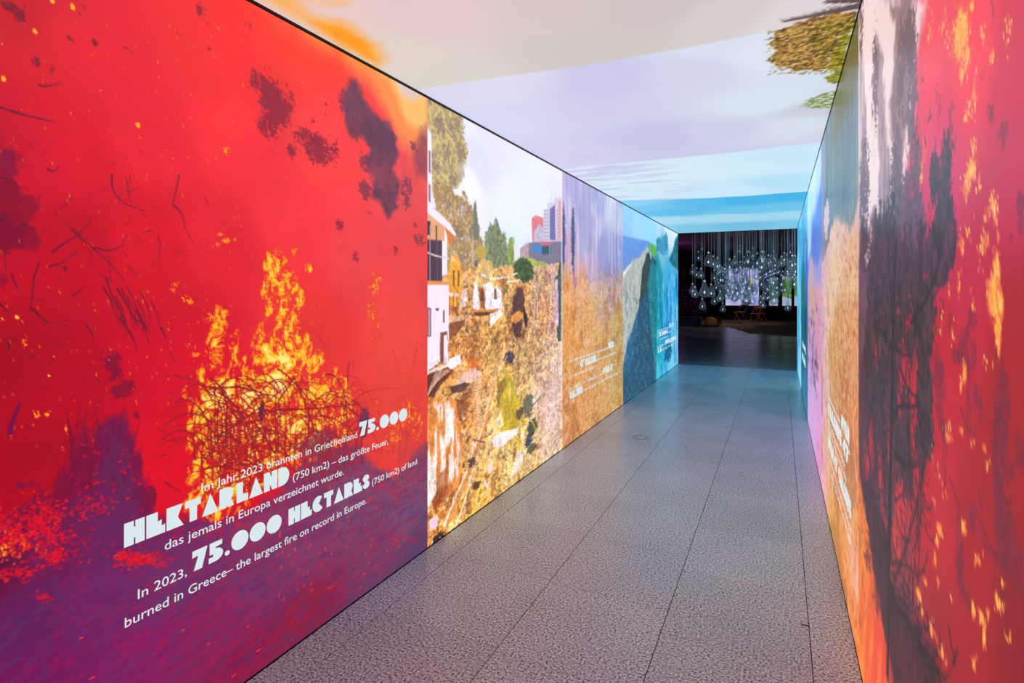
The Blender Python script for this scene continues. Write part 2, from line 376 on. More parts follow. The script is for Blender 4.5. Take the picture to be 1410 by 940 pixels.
    for i in range(30):
        y = 600+i*4; x = 178+i*.95; k.poly([(x-6,y-3),(x+k.r.uniform(3,14),y-3+k.r.uniform(-4,4)),(x-6,y+5)],(110,16,68),.004,.004,40,.8)
    gm = [(-900,700),(-300,720),(0,748),(40,722),(75,702),(100,690),(140,680),(200,712),(235,722),(270,716),(330,704),(372,690),(398,655),(430,612),(462,598),(490,610),(512,640),(545,650),(590,612),(600,780),(330,1000),(0,1300),(-900,2200)]
    sl, m = k.polymask(k.P(gm), .05, .05, 16)
    M = np.zeros(k.U.shape); M[sl] = m
    k.wash([(0,780,(92,6,56)),(60,760,(112,18,74)),(150,740,(100,30,88)),(30,860,(92,26,88)),(130,830,(106,30,98)),(60,920,(112,16,88)),(200,900,(128,20,92)),(250,800,(112,40,96)),
            (300,860,(136,26,86)),(360,800,(118,44,96)),(330,920,(138,14,64)),(420,740,(124,52,98)),(420,860,(136,22,60)),(480,690,(120,64,104)),(520,760,(120,52,92)),(560,700,(110,72,112)),(575,640,(128,62,92)),
            (586,740,(84,60,98)),(455,620,(128,48,84)),(380,700,(132,48,92))], M, asp=.8)
    # mottled red in the ground, running obliquely
    uu = k.U*.93+k.V*.36; vv = -k.U*.36+k.V*.93
    n = k.n.fbm(uu*18+3, vv*62, 4, .62); band = sm(.95, .45, k.V)*M
    k.toward(sm(.50,.70,k.n.fbm(uu*40+3, vv*90, 4, .75))*band*.34*sm(.2,1.6,k.U+.3), (196,18,62)); k.toward(sm(.50,.70,k.n.fbm(uu*26+30, vv*60+8, 5, .75))*band*.55, (84,50,104))
    k.toward(sm(.50,.62,k.n.fbm(k.U*9, k.V*60, 4, .6))*band*.25, (96,20,84))
    for cx, cy, sx, sy, nn in ((178,768,18,9,110),(205,770,20,8,90),(25,735,26,26,260),(62,715,22,22,170),(20,790,16,8,50),(70,764,14,10,70),(60,822,8,5,16),(120,700,26,18,60),(160,660,40,30,40),(290,725,50,14,60),(560,735,24,16,60),(540,668,30,20,120),(85,745,40,20,80),(-20,700,20,30,120)):
        for i in range(nn):
            x = k.r.gauss(cx,sx*.7); y = k.r.gauss(cy,sy*.7); L = k.r.uniform(1.5,6); a = k.r.uniform(-.9,.5); k.stroke([(x,y),(x+L*math.cos(a),y+L*math.sin(a))],k.r.choice([(222,2,38),(204,0,44),(232,30,34)]),.006,.0015,k.r.uniform(.5,1))
    for i in range(40):
        x = k.r.gauss(18,16); y = k.r.gauss(752,12); k.stroke([(x,y),(x+2,y-3)],(238,110,26),.004,.0015,.8)
    for x, y, r in ((288,886,4),(322,930,4),(127,933,5),(252,868,3),(342,862,2.5),(356,895,4),(502,790,3.5),(518,779,3),(498,808,3),(456,808,5),(508,775,2.5),(112,878,2.5),(160,765,4),(430,812,2),(404,796,2)):
        k.stroke([(x-r*.5,y+r*.3),(x+r*.6,y-r*.4)],(250,50,44),.006,.003,.95)
    for i in range(230):
        x = k.r.uniform(380,586); y = 1010-x*.5+k.r.uniform(-150,20)*(.6+.4*(x-380)/200)
        L = k.r.uniform(3,9); c = k.r.choice([(226,72,52),(236,88,48),(176,30,72),(74,58,100),(74,58,100),(208,40,60)])
        k.stroke([(x,y),(x+k.r.uniform(-2,3),y-L)],c,.0045,.0015,.8)
    for i in range(420):
        x = k.r.uniform(150,580); y = k.r.uniform(735,1010); 
        if y > 1195-x*.75: continue
        L = k.r.uniform(3,10); k.stroke([(x,y),(x+L,y-L*.45)],k.r.choice([(160,24,72),(176,20,66),(84,40,98),(84,48,104),(140,20,80)]),.0035,.0012,.5)
    e = sm(.10,.0,k.V)*.35; k.toward(e*sm(1.,2.4,k.U), (70,58,100))
    # ---- flames
    def flame(blobs, sc=34, rise=.5, thr=.52, amp=1.0, seed=0):
        acc = np.zeros(k.U.shape)
        for px,py,rx,ry,a in blobs:
            u0,v0 = k.W(px,py); la,lb = k.loc(px,py); acc = np.maximum(acc, a*np.exp(-(((k.U-u0)/(rx*la))**2+((k.V-v0)/(ry*lb))**2)*1.1))
        wx = k.U+(k.n.fbm(k.U*11+seed, k.V*7, 3)-.5)*.09+(k.n.fbm(k.U*40+seed, k.V*26, 3)-.5)*.03
        fil = k.n.ridge(wx*sc+seed, k.V*sc*rise, 5, .72); fin = k.n.fbm(wx*sc*2.2+9, k.V*sc*rise*1.9+seed, 4, .75)
        t = .5+(fil-.5)*1.1+(fin-.5)*1.3
        f = acc*(.30+1.05*t)+(t-thr-.12)*1.0-.12
        f = f*(acc > .05)*sm(.05,.26,acc)
        f = np.clip(f*amp, 0, 1.25)
        stops = [(.14,(222,34,34)),(.30,(236,80,26)),(.46,(246,134,16)),(.66,(253,184,24)),(.92,(255,212,70)),(1.2,(255,234,140))]
        colr = np.zeros(k.img.shape)+np.array(stops[0][1],float)
        for (a0,c0),(a1,c1) in zip(stops,stops[1:]):
            q = np.clip((f-a0)/(a1-a0),0,1)[...,None]; colr = colr*(1-q)+np.array(c1,float)*q
        mk = sm(.06,.26,f); k.img = k.img*(1-mk[...,None])+colr*mk[...,None]
    flame([(386,352,10,16,.62),(376,372,13,26,.72),(392,392,16,22,.55),(368,395,10,20,.6),(424,368,7,10,.5),(406,345,8,18,.32),(404,400,8,30,.52),(412,412,8,20,.56),(388,430,12,22,.6),(372,425,10,16,.45),(396,450,20,26,.62),(428,450,8,14,.3),
           (303,450,12,30,.5),(296,480,14,34,.52),(325,478,12,30,.4),(308,436,10,12,.5),(330,500,14,22,.5),(365,480,20,40,.6),(385,500,28,40,1.0),(378,530,34,30,1.1),(405,470,12,40,.6),(418,486,14,30,.56),(432,500,14,22,.72),
           (452,530,18,24,.62),(474,545,16,22,.56),(440,540,40,34,.66),(484,556,10,16,.5),(345,548,40,30,.95),(350,535,10,12,1.2),(310,545,28,32,.92),(285,570,18,36,.85),(298,600,24,34,.95),(320,590,40,30,.9),(360,590,50,34,.82),(410,585,50,28,.8),
           (450,580,40,20,.75),(300,640,22,30,.8),(275,625,9,24,.6),(340,630,44,30,.74),(390,625,44,28,.6),(430,612,38,24,.5),(286,672,20,30,.72),(330,668,44,26,.62),(300,700,26,18,.5),(262,560,6,18,.4),(266,600,10,40,.5),(272,650,16,30,.6),(262,690,14,16,.4),(255,540,5,12,.4),(276,520,8,20,.42),(470,600,24,16,.45),(380,650,34,20,.42),(330,690,40,18,.3)], thr=.5)
    flame([(516,392,8,22,.50),(522,382,5,10,.5),(512,430,12,22,.30),(500,400,10,24,.24),(520,440,12,26,.26),(516,470,16,40,.22),(470,330,10,30,.2),(476,285,10,20,.16),(486,400,14,30,.16),(560,570,22,30,.34),(540,600,20,24,.36),(575,590,10,30,.40),(520,560,14,20,.24),(505,540,6,16,.30)],
          sc=50, thr=.42, amp=.66, seed=50)
    flame([(313,208,6,6,.5),(305,200,3,4,.2),(240,395,8,10,.3),(256,410,7,8,.38),(262,415,4,5,.5),(290,436,14,10,.34),(310,330,8,6,.4),(304,322,8,5,.3),(322,330,6,5,.3),(34,470,5,12,.34),(28,445,4,5,.4),(66,516,4,3,.5),(50,570,9,8,.4),(66,570,6,8,.34),(90,592,3,8,.4),
           (12,603,7,5,.4),(86,618,3,6,.36),(4,440,5,4,.4),(296,338,14,8,.24),(326,300,9,5,.3),(24,437,5,4,.5),(98,570,3,4,.4),(6,758,5,8,.7),(270,490,8,22,.3),(262,470,8,10,.26)], sc=95, rise=.9, thr=.62, amp=1.25, seed=80)
    for i in range(420):
        x = k.r.gauss(300,110) if i % 3 else k.r.uniform(0,300); y = k.r.uniform(30,560) if i % 4 else k.r.uniform(400,620); L = k.r.uniform(.8,4.2)
        if x < -5 or x > 480: continue
        k.stroke([(x,y),(x+L*k.r.uniform(-.6,.6),y-L)],k.r.choice([(240,120,26),(250,170,40),(232,84,34)]),.0032,.0012,k.r.uniform(.4,.9))
    for x, y in ((190,172,),(48,43),(5,108),(72,1),(100,10)):
        k.blotch(x,y,3,3.5,(255,170,30),.8,120,1.)
    # ---- grass and stems in front of the fire
    G = [(176,16,30),(150,14,34),(196,26,28),(130,12,40)]
    for i in range(120):
        x0 = k.r.uniform(268,500); y0 = k.r.uniform(600,690)-(x0-268)*.12; lean = k.r.gauss(0,26); h = k.r.uniform(40,110)*(1 if x0 < 430 else .7)
        lean *= 1.5; k.curve((x0,y0),(x0-lean*.25,y0-h*.95),(x0+lean,y0-h*k.r.uniform(.55,1.)),k.r.choice(G),.0052,.0024,.92,9)
    for i in range(120):
        x0 = k.r.uniform(274,480); y0 = k.r.uniform(535,660); dx = k.r.uniform(15,75)*k.r.choice([-1,1]); 
        k.curve((x0,y0),(x0+dx*.45,y0-k.r.uniform(15,70)),(x0+dx,y0+k.r.uniform(-20,40)),k.r.choice(G),.0050,.0026,.92,9)
    for i in range(70):
        x0 = k.r.uniform(262,345); y0 = k.r.uniform(570,690); k.curve((x0,y0),(x0+20,y0-18),(x0+50,y0-k.r.uniform(-10,24)),k.r.choice(G),.0034,.0018,.8,8)
    for q in (((405,520),(425,560),(440,625)),((405,520),(390,545),(370,570)),((450,515),(480,512),(478,610)),((360,565),(420,565),(494,556)),((300,600),(350,570),(405,522)),((382,508),(400,515),(450,580)),
              ((288,535),(330,530),(350,538)),((468,555),(530,590),(482,600)),((480,500),(476,560),(478,620)),((350,580),(390,640),(374,618)),((426,560),(424,600),(420,640)),((300,540),(345,560),(352,640)),((290,520),(330,545),(300,640))):
        k.curve(*q,(128,12,36),.006,.004,.95,12)
    k.blotch(502,580,7,26,(96,40,80),.62,70,.9,sv=26); k.blotch(360,565,4,14,(90,20,60),.7,70,.9,sv=30); k.blotch(435,612,34,22,(120,40,78),.55,50,.7)
    for i in range(60):
        x = k.r.uniform(505,586); y = k.r.uniform(590,650); k.stroke([(x,y),(x+k.r.uniform(-4,6),y-k.r.uniform(12,50))],k.r.choice([(160,40,52),(120,50,80),(196,50,40)]),.0036,.0015,.75)
    k.stroke([(478,500),(478,620)],(130,20,40),.003,.002,.8)
    return k

def print_landslide():
    """a slope that has slid away between the houses of a town"""
    us = cols(LW, 587.5, 773, 1.15); us[0] = 2.573; us[-1] = 4.676
    k = Cloth(us, np.linspace(ZL, ZT, 430), LW, 23); n = k.n; r = k.r
    k.wash([(600,150,(214,212,236)),(680,200,(220,218,240)),(760,240,(222,222,244)),(650,260,(236,234,248)),(700,290,(226,232,246)),(660,230,(214,214,238)),(740,280,(222,228,246)),(700,330,(216,228,240))])
    k.toward(sm(.5,.75,n.fbm(k.U*4,k.V*5,4))*.35,(240,240,252))
    # trees
    def tree(pts, c, c2, dens=.2, sc=34):
        k.poly(pts, c, .006, .035, sc, tex=(sc*1.6, sc, dens, c2)); k.poly(pts, [x*.62 for x in c], .01, .05, sc*.8, alpha=.35, tex=(sc*2,sc*2,.12,c2))
    k.poly([(587,125),(606,132),(620,146),(634,158),(638,190),(640,230),(630,262),(610,262),(587,262)],(168,150,120),.03,.06,14,alpha=.75)
    for a in ((594,145,14,22,.8),(606,170,18,26,.8),(625,175,14,24,.76),(632,205,12,26,.72),(614,210,16,30,.74),(597,225,14,30,.7),(622,240,14,22,.62),(604,255,16,22,.66),(628,160,10,12,.7),(610,140,12,12,.7)): k.blotch(*a[:4],(164,142,98),a[4],34,.9,c2=(210,188,116)); k.blotch(a[0]+2,a[1]+5,a[2]*.8,a[3]*.8,(126,108,96),a[4]-.18,40,.7)
    
    k.poly([(597,250),(620,262),(640,272),(650,290),(658,310),(664,330),(664,372),(610,380),(600,320),(600,280)],(170,138,100),.02,.06,20,tex=(16,16,.25,(150,112,66)))
    for a in ((615,280,16,26,.66),(636,290,14,22,.66),(646,318,12,24,.66),(625,320,16,30,.68),(655,345,10,26,.7),(632,355,18,22,.66)): k.blotch(*a[:4],(166,130,82),a[4],36,.85,c2=(206,172,108)); k.blotch(a[0],a[1]+4,a[2],a[3],(200,190,196),a[4]-.26,30,.8); k.blotch(a[0]+3,a[1],a[2],a[3],(124,100,78),a[4]-.22,40,.7)
    k.poly([(652,282),(655,275),(658,300),(659,330),(652,330)],(112,116,104),.004,.01,60)
    tree([(666,330),(672,312),(680,308),(684,300),(688,314),(696,325),(700,345),(698,370),(668,378)],(108,118,88),(150,156,110),.16)
    k.poly([(683,312),(684,300),(686,312)],(100,112,90),.004); tree([(700,335),(704,326),(709,336),(708,368),(698,372)],(130,150,70),(164,180,90),.16)
    # city on the right
    k.poly([(707,336),(712,334),(714,352),(709,364)],(216,222,226),.004); k.poly([(716,342),(726,334),(733,344),(733,356),(716,356)],(176,150,156),.004,tex=(60,60,.2))
    k.poly([(732,300),(738,296),(748,300),(748,330),(733,336)],(216,118,124),.004,tex=(40,30,.1)); k.poly([(735,320),(742,308),(748,314),(748,336),(735,336)],(190,180,205),.003,tex=(60,50,.2))
    k.poly([(748,296),(749,289),(754,287),(754,280),(763,278),(764,273),(773,271),(773,334),(748,334)],(206,194,214),.004); k.poly([(757,288),(764,282),(765,330),(757,330)],(112,100,158),.003); k.poly([(769,276),(772,276),(772,330),(769,330)],(222,150,140),.003)
    for i in range(9):
        for x in (750,753,759.5,762,767.5): k.stroke([(x,290+i*5),(x+1.4,290+i*5)],(128,116,160),.012,.012,.7)
        k.stroke([(733,304+i*3.6),(747,303+i*3.6)],(170,110,130),.004,.004,.6)
    for x in (722.5,727,759,765,770): k.stroke([(x,336 if x < 740 else 280),(x,320 if x < 740 else 262)],(150,150,170),.004,.003,.8)
    k.poly([(728,334),(773,332),(773,366),(728,366)],(126,112,136),.004,tex=(30,30,.12)); k.poly([(734,338),(745,338),(745,348),(734,347)],(58,130,196),.003); k.poly([(746,332),(759,335),(759,338),(746,337)],(214,92,110),.003)
    k.poly([(746,339),(758,338),(759,350),(746,350)],(60,82,98),.003); k.stroke([(757,338),(757,350)],(120,190,196),.01,.01)
    for x in (764.5,769): k.stroke([(x,341),(x,347)],(84,82,126),.014,.014)
    k.blotch(728,361,18,6,(176,190,60),.7,40); k.blotch(745,364,10,5,(150,168,80),.6,40)
    # the slide: washes first, rubble on top
    earth = [(587,410),(600,372),(625,376),(636,366),(650,370),(668,374),(690,366),(706,364),(716,378),(735,368),(773,362),(776,660),(587,800)]
    sl, m = k.polymask(k.P(earth), .01, .02, 20); M = np.zeros(k.U.shape); M[sl] = m
    k.wash([(640,385,(222,158,98)),(668,372,(214,172,108)),(700,385,(206,150,88)),(628,420,(196,118,56)),(660,450,(172,104,44)),(620,470,(190,102,40)),(640,500,(196,112,44)),(700,400,(176,116,56)),(706,430,(96,58,40)),(716,450,(110,64,36)),
            (720,400,(190,120,62)),(690,450,(196,132,56)),(740,400,(160,124,120)),(765,390,(178,144,168)),(765,430,(190,150,176)),(748,430,(176,112,84)),(740,460,(160,110,78)),(680,480,(164,112,50)),(720,490,(166,124,84)),(750,490,(184,152,150)),
            (768,500,(206,176,200)),(745,540,(206,168,170)),(760,560,(222,184,208)),(770,600,(214,180,196)),(690,540,(198,160,52)),(700,570,(194,158,34)),(710,590,(196,164,40)),(680,600,(226,196,130)),(660,540,(214,150,84)),(640,520,(226,162,110)),
            (620,540,(206,124,44)),(640,570,(184,106,42)),(630,600,(196,116,44)),(600,580,(222,132,62)),(600,640,(226,140,70)),(660,620,(216,150,76)),(700,630,(222,186,104)),(730,620,(206,170,120)),(750,620,(222,190,196)),(740,650,(216,170,110)),
            (640,680,(214,138,44)),(680,660,(226,168,64)),(610,700,(186,92,26)),(600,730,(206,112,30)),(625,715,(216,128,34)),(660,690,(226,164,50)),(595,760,(220,112,24))], M, p=2.0, asp=1.2)
    k.img = np.where(M[...,None] > .3, 255*(k.img/255)**.74*np.array((1.0,.95,.84)), k.img)
    X = n.ridge(k.U*17, k.V*17, 5, .78); Y2 = n.fbm(k.U*46+8, k.V*46, 3, .7)
    flat = np.ones(k.U.shape)
    for px, py, rx, ry, a in ((700,575,20,34,.8),(758,560,22,60,.7),(640,520,24,10,.55),(600,600,14,60,.75),(660,380,20,10,.4),(655,555,6,50,.5)):
        u0,v0 = k.W(px,py); a_,b_ = k.loc(px,py); flat *= 1-a*np.exp(-(((k.U-u0)/(rx*a_))**2+((k.V-v0)/(ry*b_))**2)**2)
    f = X*.5+Y2*.5
    k.toward(sm(.51,.36,f)*M*flat*.74,(124,62,22)); k.toward(sm(.53,.66,f)*M*flat*.60,(254,208,124))
    k.toward(sm(.60,.72,n.fbm(k.U*30+70,k.V*30,4,.6))*M*flat*sm(1.6,.4,k.V)*.75,(250,228,206)); k.toward(sm(.60,.72,n.fbm(k.U*12+90,k.V*12,4,.6))*M*flat*.5,(120,62,28))
    for i in range(700):                                   # stones and clods
        x = r.uniform(588,772); y = r.uniform(378,740)
        if y > 1187-x*.737-3: continue
        u, v = k.W(x,y); s_ = r.uniform(.007,.020)*(1 if r.random() < .85 else 2.2); j = np.searchsorted(k.vs,v); i_ = np.searchsorted(k.us,u)
        j = min(j,len(k.vs)-1); i_ = min(i_,len(k.us)-1)
        if flat[j,i_] < .7 or M[j,i_] < .5: continue
        base = k.img[j,i_]; lit = base+(np.array((252,214,168.))-base)*r.uniform(.1,.65); dk = base*r.uniform(.35,.6); a = r.uniform(0,3.1); asp = r.uniform(.4,.9)
        pts = [(u+s_*math.cos(t+a), v+s_*asp*math.sin(t+a)) for t in (0,1.2,2.4,3.5,4.9)]
        for pp, cc, al in (([(p[0]+.004,p[1]-.007) for p in pts],dk,.85),(pts,lit,.7)):
            sl2, m2 = k.polymask(pp,.004); k.put(sl2,m2*al,cc)
    # cliff hollow, poles, ochre water
    k.poly([(704,440),(706,415),(712,395),(720,392),(722,415),(720,440),(716,470),(708,462)],(72,42,40),.02,.03,24,alpha=.85); k.poly([(721,420),(727,440),(724,452),(720,436)],(50,34,44),.01,.01,30)
    k.poly([(704,436),(712,428),(721,430),(720,438),(710,446),(704,442)],(214,142,62),.01,.01,30)
    k.poly([(690,525),(698,510),(708,530),(716,560),(718,578),(708,592),(696,600),(686,590),(688,560)],(190,160,36),.03,.02,16,alpha=.85,tex=(50,10,.12))
    k.poly([(684,545),(689,525),(695,520),(698,530),(690,545),(686,560)],(120,96,34),.01,.01,20,alpha=.7)
    k.poly([(700,528),(704,526),(703,548),(700,552)],(226,206,120),.01,.005,20,alpha=.6)
    k.poly([(676,606),(690,594),(706,592),(716,586),(712,598),(700,606),(690,616),(680,614)],(252,226,226),.012,.015,28); k.poly([(707,640),(713,620),(722,630),(714,646),(702,660)],(250,226,220),.01,.015,28,alpha=.85)
    k.poly([(684,580),(690,560),(693,585),(688,590)],(250,224,200),.01,.008,28,alpha=.8)
    for p in ([(736,466),(736,440),(737,410),(738,372)],[(739,452),(740,410),(741,370)]): k.stroke(p,(196,176,170),.020,.012,.8)
    k.poly([(764,380),(768,378),(770,360),(773,362),(773,470),(768,470)],(60,78,60),.01,.02,30,alpha=.9,tex=(30,30,.3)); k.poly([(764,384),(768,384),(769,450),(764,446)],(214,170,200),.008,.01,30)
    k.blotch(722,372,12,15,(84,102,40),.9,30,1.,c2=(52,66,36)); k.blotch(728,558,8,16,(96,96,78),.72,30,.9); k.blotch(733,588,7,12,(84,84,44),.75,34,.9,c2=(48,52,56)); k.blotch(728,605,5,10,(66,70,84),.7,40,.9); k.blotch(732,618,8,8,(80,76,46),.6,40,.9)
    k.stroke([(733,580),(737,590),(740,600)],(214,214,30),.010,.008,.9); k.blotch(701,492,9,9,(62,52,64),.72,34,.9); k.blotch(716,568,6,8,(96,76,66),.7,36,.9); k.blotch(727,610,3,6,(50,50,90),.7,40,.9)
    k.poly([(733,550),(742,540),(746,542),(738,552),(733,557)],(232,208,190),.006,.004,30); k.stroke([(733,558),(741,550),(746,543)],(84,64,52),.010,.006,.8)
    for p in ([(746,480),(740,510),(736,530)],[(765,600),(770,580),(773,560)],[(752,590),(748,606)],[(756,560),(753,590)]): k.stroke(p,(136,96,84),.012,.006,.6)
    # pipes and beams
    W_ = (250,224,214); O = (214,140,70)
    for p, c, w0 in (([(616,728),(630,690),(644,655),(656,620),(664,600),(671,570),(677,545),(681,520)],O,.052),([(612,722),(626,688),(642,650),(654,612),(662,598)],W_,.018),([(626,728),(640,690),(650,650),(664,606)],W_,.014),
                     ([(660,600),(664,590),(671,560),(678,535),(682,512),(688,498),(694,488)],(238,186,140),.028),([(676,530),(684,505),(692,488),(700,478)],(222,162,110),.034),([(680,526),(690,508),(698,490)],(240,196,160),.012),
                     ([(655,560),(660,540),(668,518)],(232,160,80),.05),([(651,605),(669,609)],(140,84,60),.012),([(661,618),(663,600)],(120,78,50),.010),([(668,490),(660,510),(655,540),(656,590)],(206,128,60),.028)):
        k.stroke(p,c,w0,w0*.8,.9)
    for i in range(18): k.stroke([(654+i*.15,525+i*4),(662,522+i*4)],(250,220,200),.010,.008,.7)
    k.poly([(642,492),(652,488),(660,498),(660,510),(645,506)],(206,112,46),.008); k.poly([(628,525),(640,512),(655,506),(664,514),(655,525),(630,532)],(244,190,170),.008,.01,30); k.poly([(620,532),(640,526),(648,528),(636,540),(622,542)],(96,62,50),.006,.006,40)
    k.blotch(636,560,14,22,(140,76,34),.56,40,.8)
    # the ruined chapel wall
    k.poly([(651,415),(653,388),(656,386),(658,402),(660,414),(660,427),(652,425)],(246,232,246),.005,.012,40); k.poly([(667,426),(668,398),(666,392),(675,388),(680,396),(684,394),(690,400),(692,426)],(246,232,246),.005,.010,40)
    k.poly([(660,398),(665,396),(668,405),(668,426),(663,424),(660,412)],(150,88,46),.006,.01,40); k.poly([(680,412),(680,400),(682,396),(684,400),(684.5,412)],(122,84,64),.004); k.poly([(662,414),(663,402),(665,402),(666,414)],(92,56,40),.004)
    k.poly([(650,427),(690,425),(694,430),(680,434),(651,431)],(206,136,56),.005,.01,30); k.poly([(652,430),(688,429),(688,433),(655,435)],(96,52,30),.005,.006,40)
    k.poly([(674,432),(690,426),(692,432),(680,445),(676,450)],(250,226,220),.006,.01,30); k.poly([(636,398),(643,402),(642,420),(634,425),(632,410)],(238,212,216),.006,.02,40,alpha=.8); k.poly([(661,376),(670,378),(671,383),(663,380)],(246,228,220),.004)
    k.poly([(655,372),(664,356),(674,358),(680,366),(680,376),(668,374)],(216,176,108),.008,.01,30,tex=(20,20,.12)); k.poly([(655,358),(658,358),(657,368),(654,366)],(92,82,66),.004); k.blotch(662,347,8,10,(190,160,60),.8,30,.9)
    for p in ([(700,388),(716,385)],[(676,384),(702,381)],[(706,378),(712,376)],[(693,420),(693,432)]): k.stroke(p,(250,230,220),.014,.010,.9)
    # the yellow and the white house
    k.poly([(618,375),(621,355),(628,350),(635,362),(635,410),(628,422),(620,420),(618,430)],(236,162,44),.004,.004,40,tex=(30,30,.1)); k.poly([(621,360),(626,358),(634,366),(632,363),(622,352)],(246,206,170),.004)
    for x in (623.5,630): k.poly([(x,372),(x+2.6,372),(x+2.6,394),(x,394)],(132,84,44),.004)
    k.poly([(618,402),(630,404),(633,406),(633,409),(618,408)],(240,206,190),.004)
    for x in (619,624,629): k.stroke([(x,408),(x,434)],(150,84,44),.010,.010)
    wh = (240,226,246)
    k.poly([(587,174),(594,184),(595,288),(587,284)],wh,.004,.002,30,tex=(12,12,.05))
    for y0,y1 in ((206,236),(252,276)):
        k.poly([(587,y0-6),(588,y0-4),(588,y1),(587,y1-2)],(196,120,84),.003); k.poly([(590,y0),(593,y0+3),(593,y1+4),(590,y1)],(150,104,110),.003)
    k.poly([(587,284),(604,294),(616,306),(616,378),(587,386)],wh,.003,tex=(20,8,.05)); k.poly([(587,292),(612,308),(612,332),(587,330)],(222,160,110),.003,tex=(10,10,.1))
    k.poly([(587,283),(604,292),(620,308),(628,322),(627,326),(612,312),(587,292)],(238,224,240),.004); k.poly([(612,312),(627,326),(620,340),(617,330)],(214,120,40),.004)
    k.poly([(587,303),(593,305),(593,324),(587,323)],(50,50,66),.003); k.poly([(600,310),(602,311),(602,330),(600,330)],(84,60,66),.003); k.poly([(587,329),(609,331),(609,387),(587,387)],(86,60,72),.003)
    for i in range(22): k.stroke([(587.6+i,332),(587.6+i,386)],(60,42,56),.004,.004,.8)
    k.stroke([(587,347),(600,352),(618,356)],(226,196,200),.010,.010,.9); k.stroke([(592,310),(592,386)],(160,130,140),.007,.007); k.stroke([(602,310),(602,386)],(170,140,150),.005,.005)
    k.poly([(587,387),(618,389),(618,470),(606,498),(587,512)],wh,.003,.0,tex=(26,3,.05)); k.poly([(587,386),(618,388),(618,392),(587,392)],(222,140,66),.003)
    k.poly([(588,423),(594,424),(594,463),(588,464)],(128,92,96),.003); k.poly([(590,426),(592,426),(592,461),(590,462)],(196,170,186),.003); k.stroke([(601,426),(603.5,426)],(110,84,90),.016,.016); k.poly([(610,427),(612.4,427),(612.4,444),(610,444)],(128,80,60),.003)
    k.poly([(606,458),(616,456),(617,469),(612,470),(611,498),(606,500)],(132,78,56),.004,.004,40); k.poly([(611,462),(616,460),(617,498),(611,502)],(238,224,240),.004)
    k.poly([(618,434),(650,436),(646,442),(618,446)],(222,168,130),.004,.004,30); k.poly([(618,445),(640,440),(640,446),(620,470),(618,470)],(130,72,34),.006,.01,30,alpha=.8)
    k.poly([(587,512),(616,500),(618,508),(600,520),(587,530)],(238,206,196),.006,.012,40); k.poly([(618,494),(634,488),(634,500),(620,510),(616,508)],(250,232,240),.004,.004,30); k.poly([(587,516),(616,505),(624,510),(600,540),(594,556),(587,552)],(96,50,30),.006,.01,30)
    for i in range(9): k.stroke([(606+i*2.2-4,508+(i%3)),(588+i*1.6-2,550-i*3)],(222,190,176) if i < 6 else (230,160,110),.008,.006,.85)
    # washed-out facade at the foot
    k.poly([(587,545),(606,552),(622,548),(630,560),(636,600),(638,640),(632,668),(610,690),(587,700)],(226,134,58),.01,.02,20,alpha=.9,tex=(40,5,.12))
    sl, m = k.polymask(k.P([(587,560),(600,556),(616,552),(622,550),(630,570),(636,640),(628,660),(606,670),(590,700),(587,700)]),.03,.01)
    q = sm(.50,.58,n.fbm(k.U[sl]*17+4,k.V[sl]*3.2,4,.6)); k.put(sl,m*q*.95,(250,228,222)); q = sm(.60,.68,n.fbm(k.U[sl]*34+44,k.V[sl]*5,3,.6)); k.put(sl,m*q*.8,(252,236,236))
    k.poly([(604,655),(618,640),(612,690),(600,694)],(170,84,34),.02,.02,24,alpha=.6); k.blotch(604,742,10,9,(48,26,22),.72,60,.95); k.blotch(603,690,10,16,(134,60,22),.6,60,.8); k.blotch(613,676,6,12,(150,80,40),.6,60,.8)
    for p, c in (((621,724,4,6),(250,226,140)),): k.blotch(p[0],p[1],p[2],p[3],c,.8,60,.9)
    q = n.fbm(k.U*70,k.V*70,3,.8)-.5; q2 = n.fbm(k.U*16+50,k.V*16,5,.8)-.5; lowz = (sm(1.62,1.52,k.V)*(1-sm(.03,-.03,k.U-k.W(618,400)[0])*sm(1.0,1.06,k.V))*.75)[...,None]; k.img = np.clip(k.img*(1.04+(q*.75+q2*.95)[...,None]*lowz),0,255)
    k.blotch(656,668,6,6,(80,50,30),.72,60,.9); k.blotch(650,636,6,8,(84,54,34),.62,60,.9)
    k.poly([(672,646),(676,634),(680,646),(672,652)],(246,216,226),.005,.005,40); k.poly([(667,660),(672,668),(674,674),(666,668)],(246,220,226),.005,.005,40)
    return k

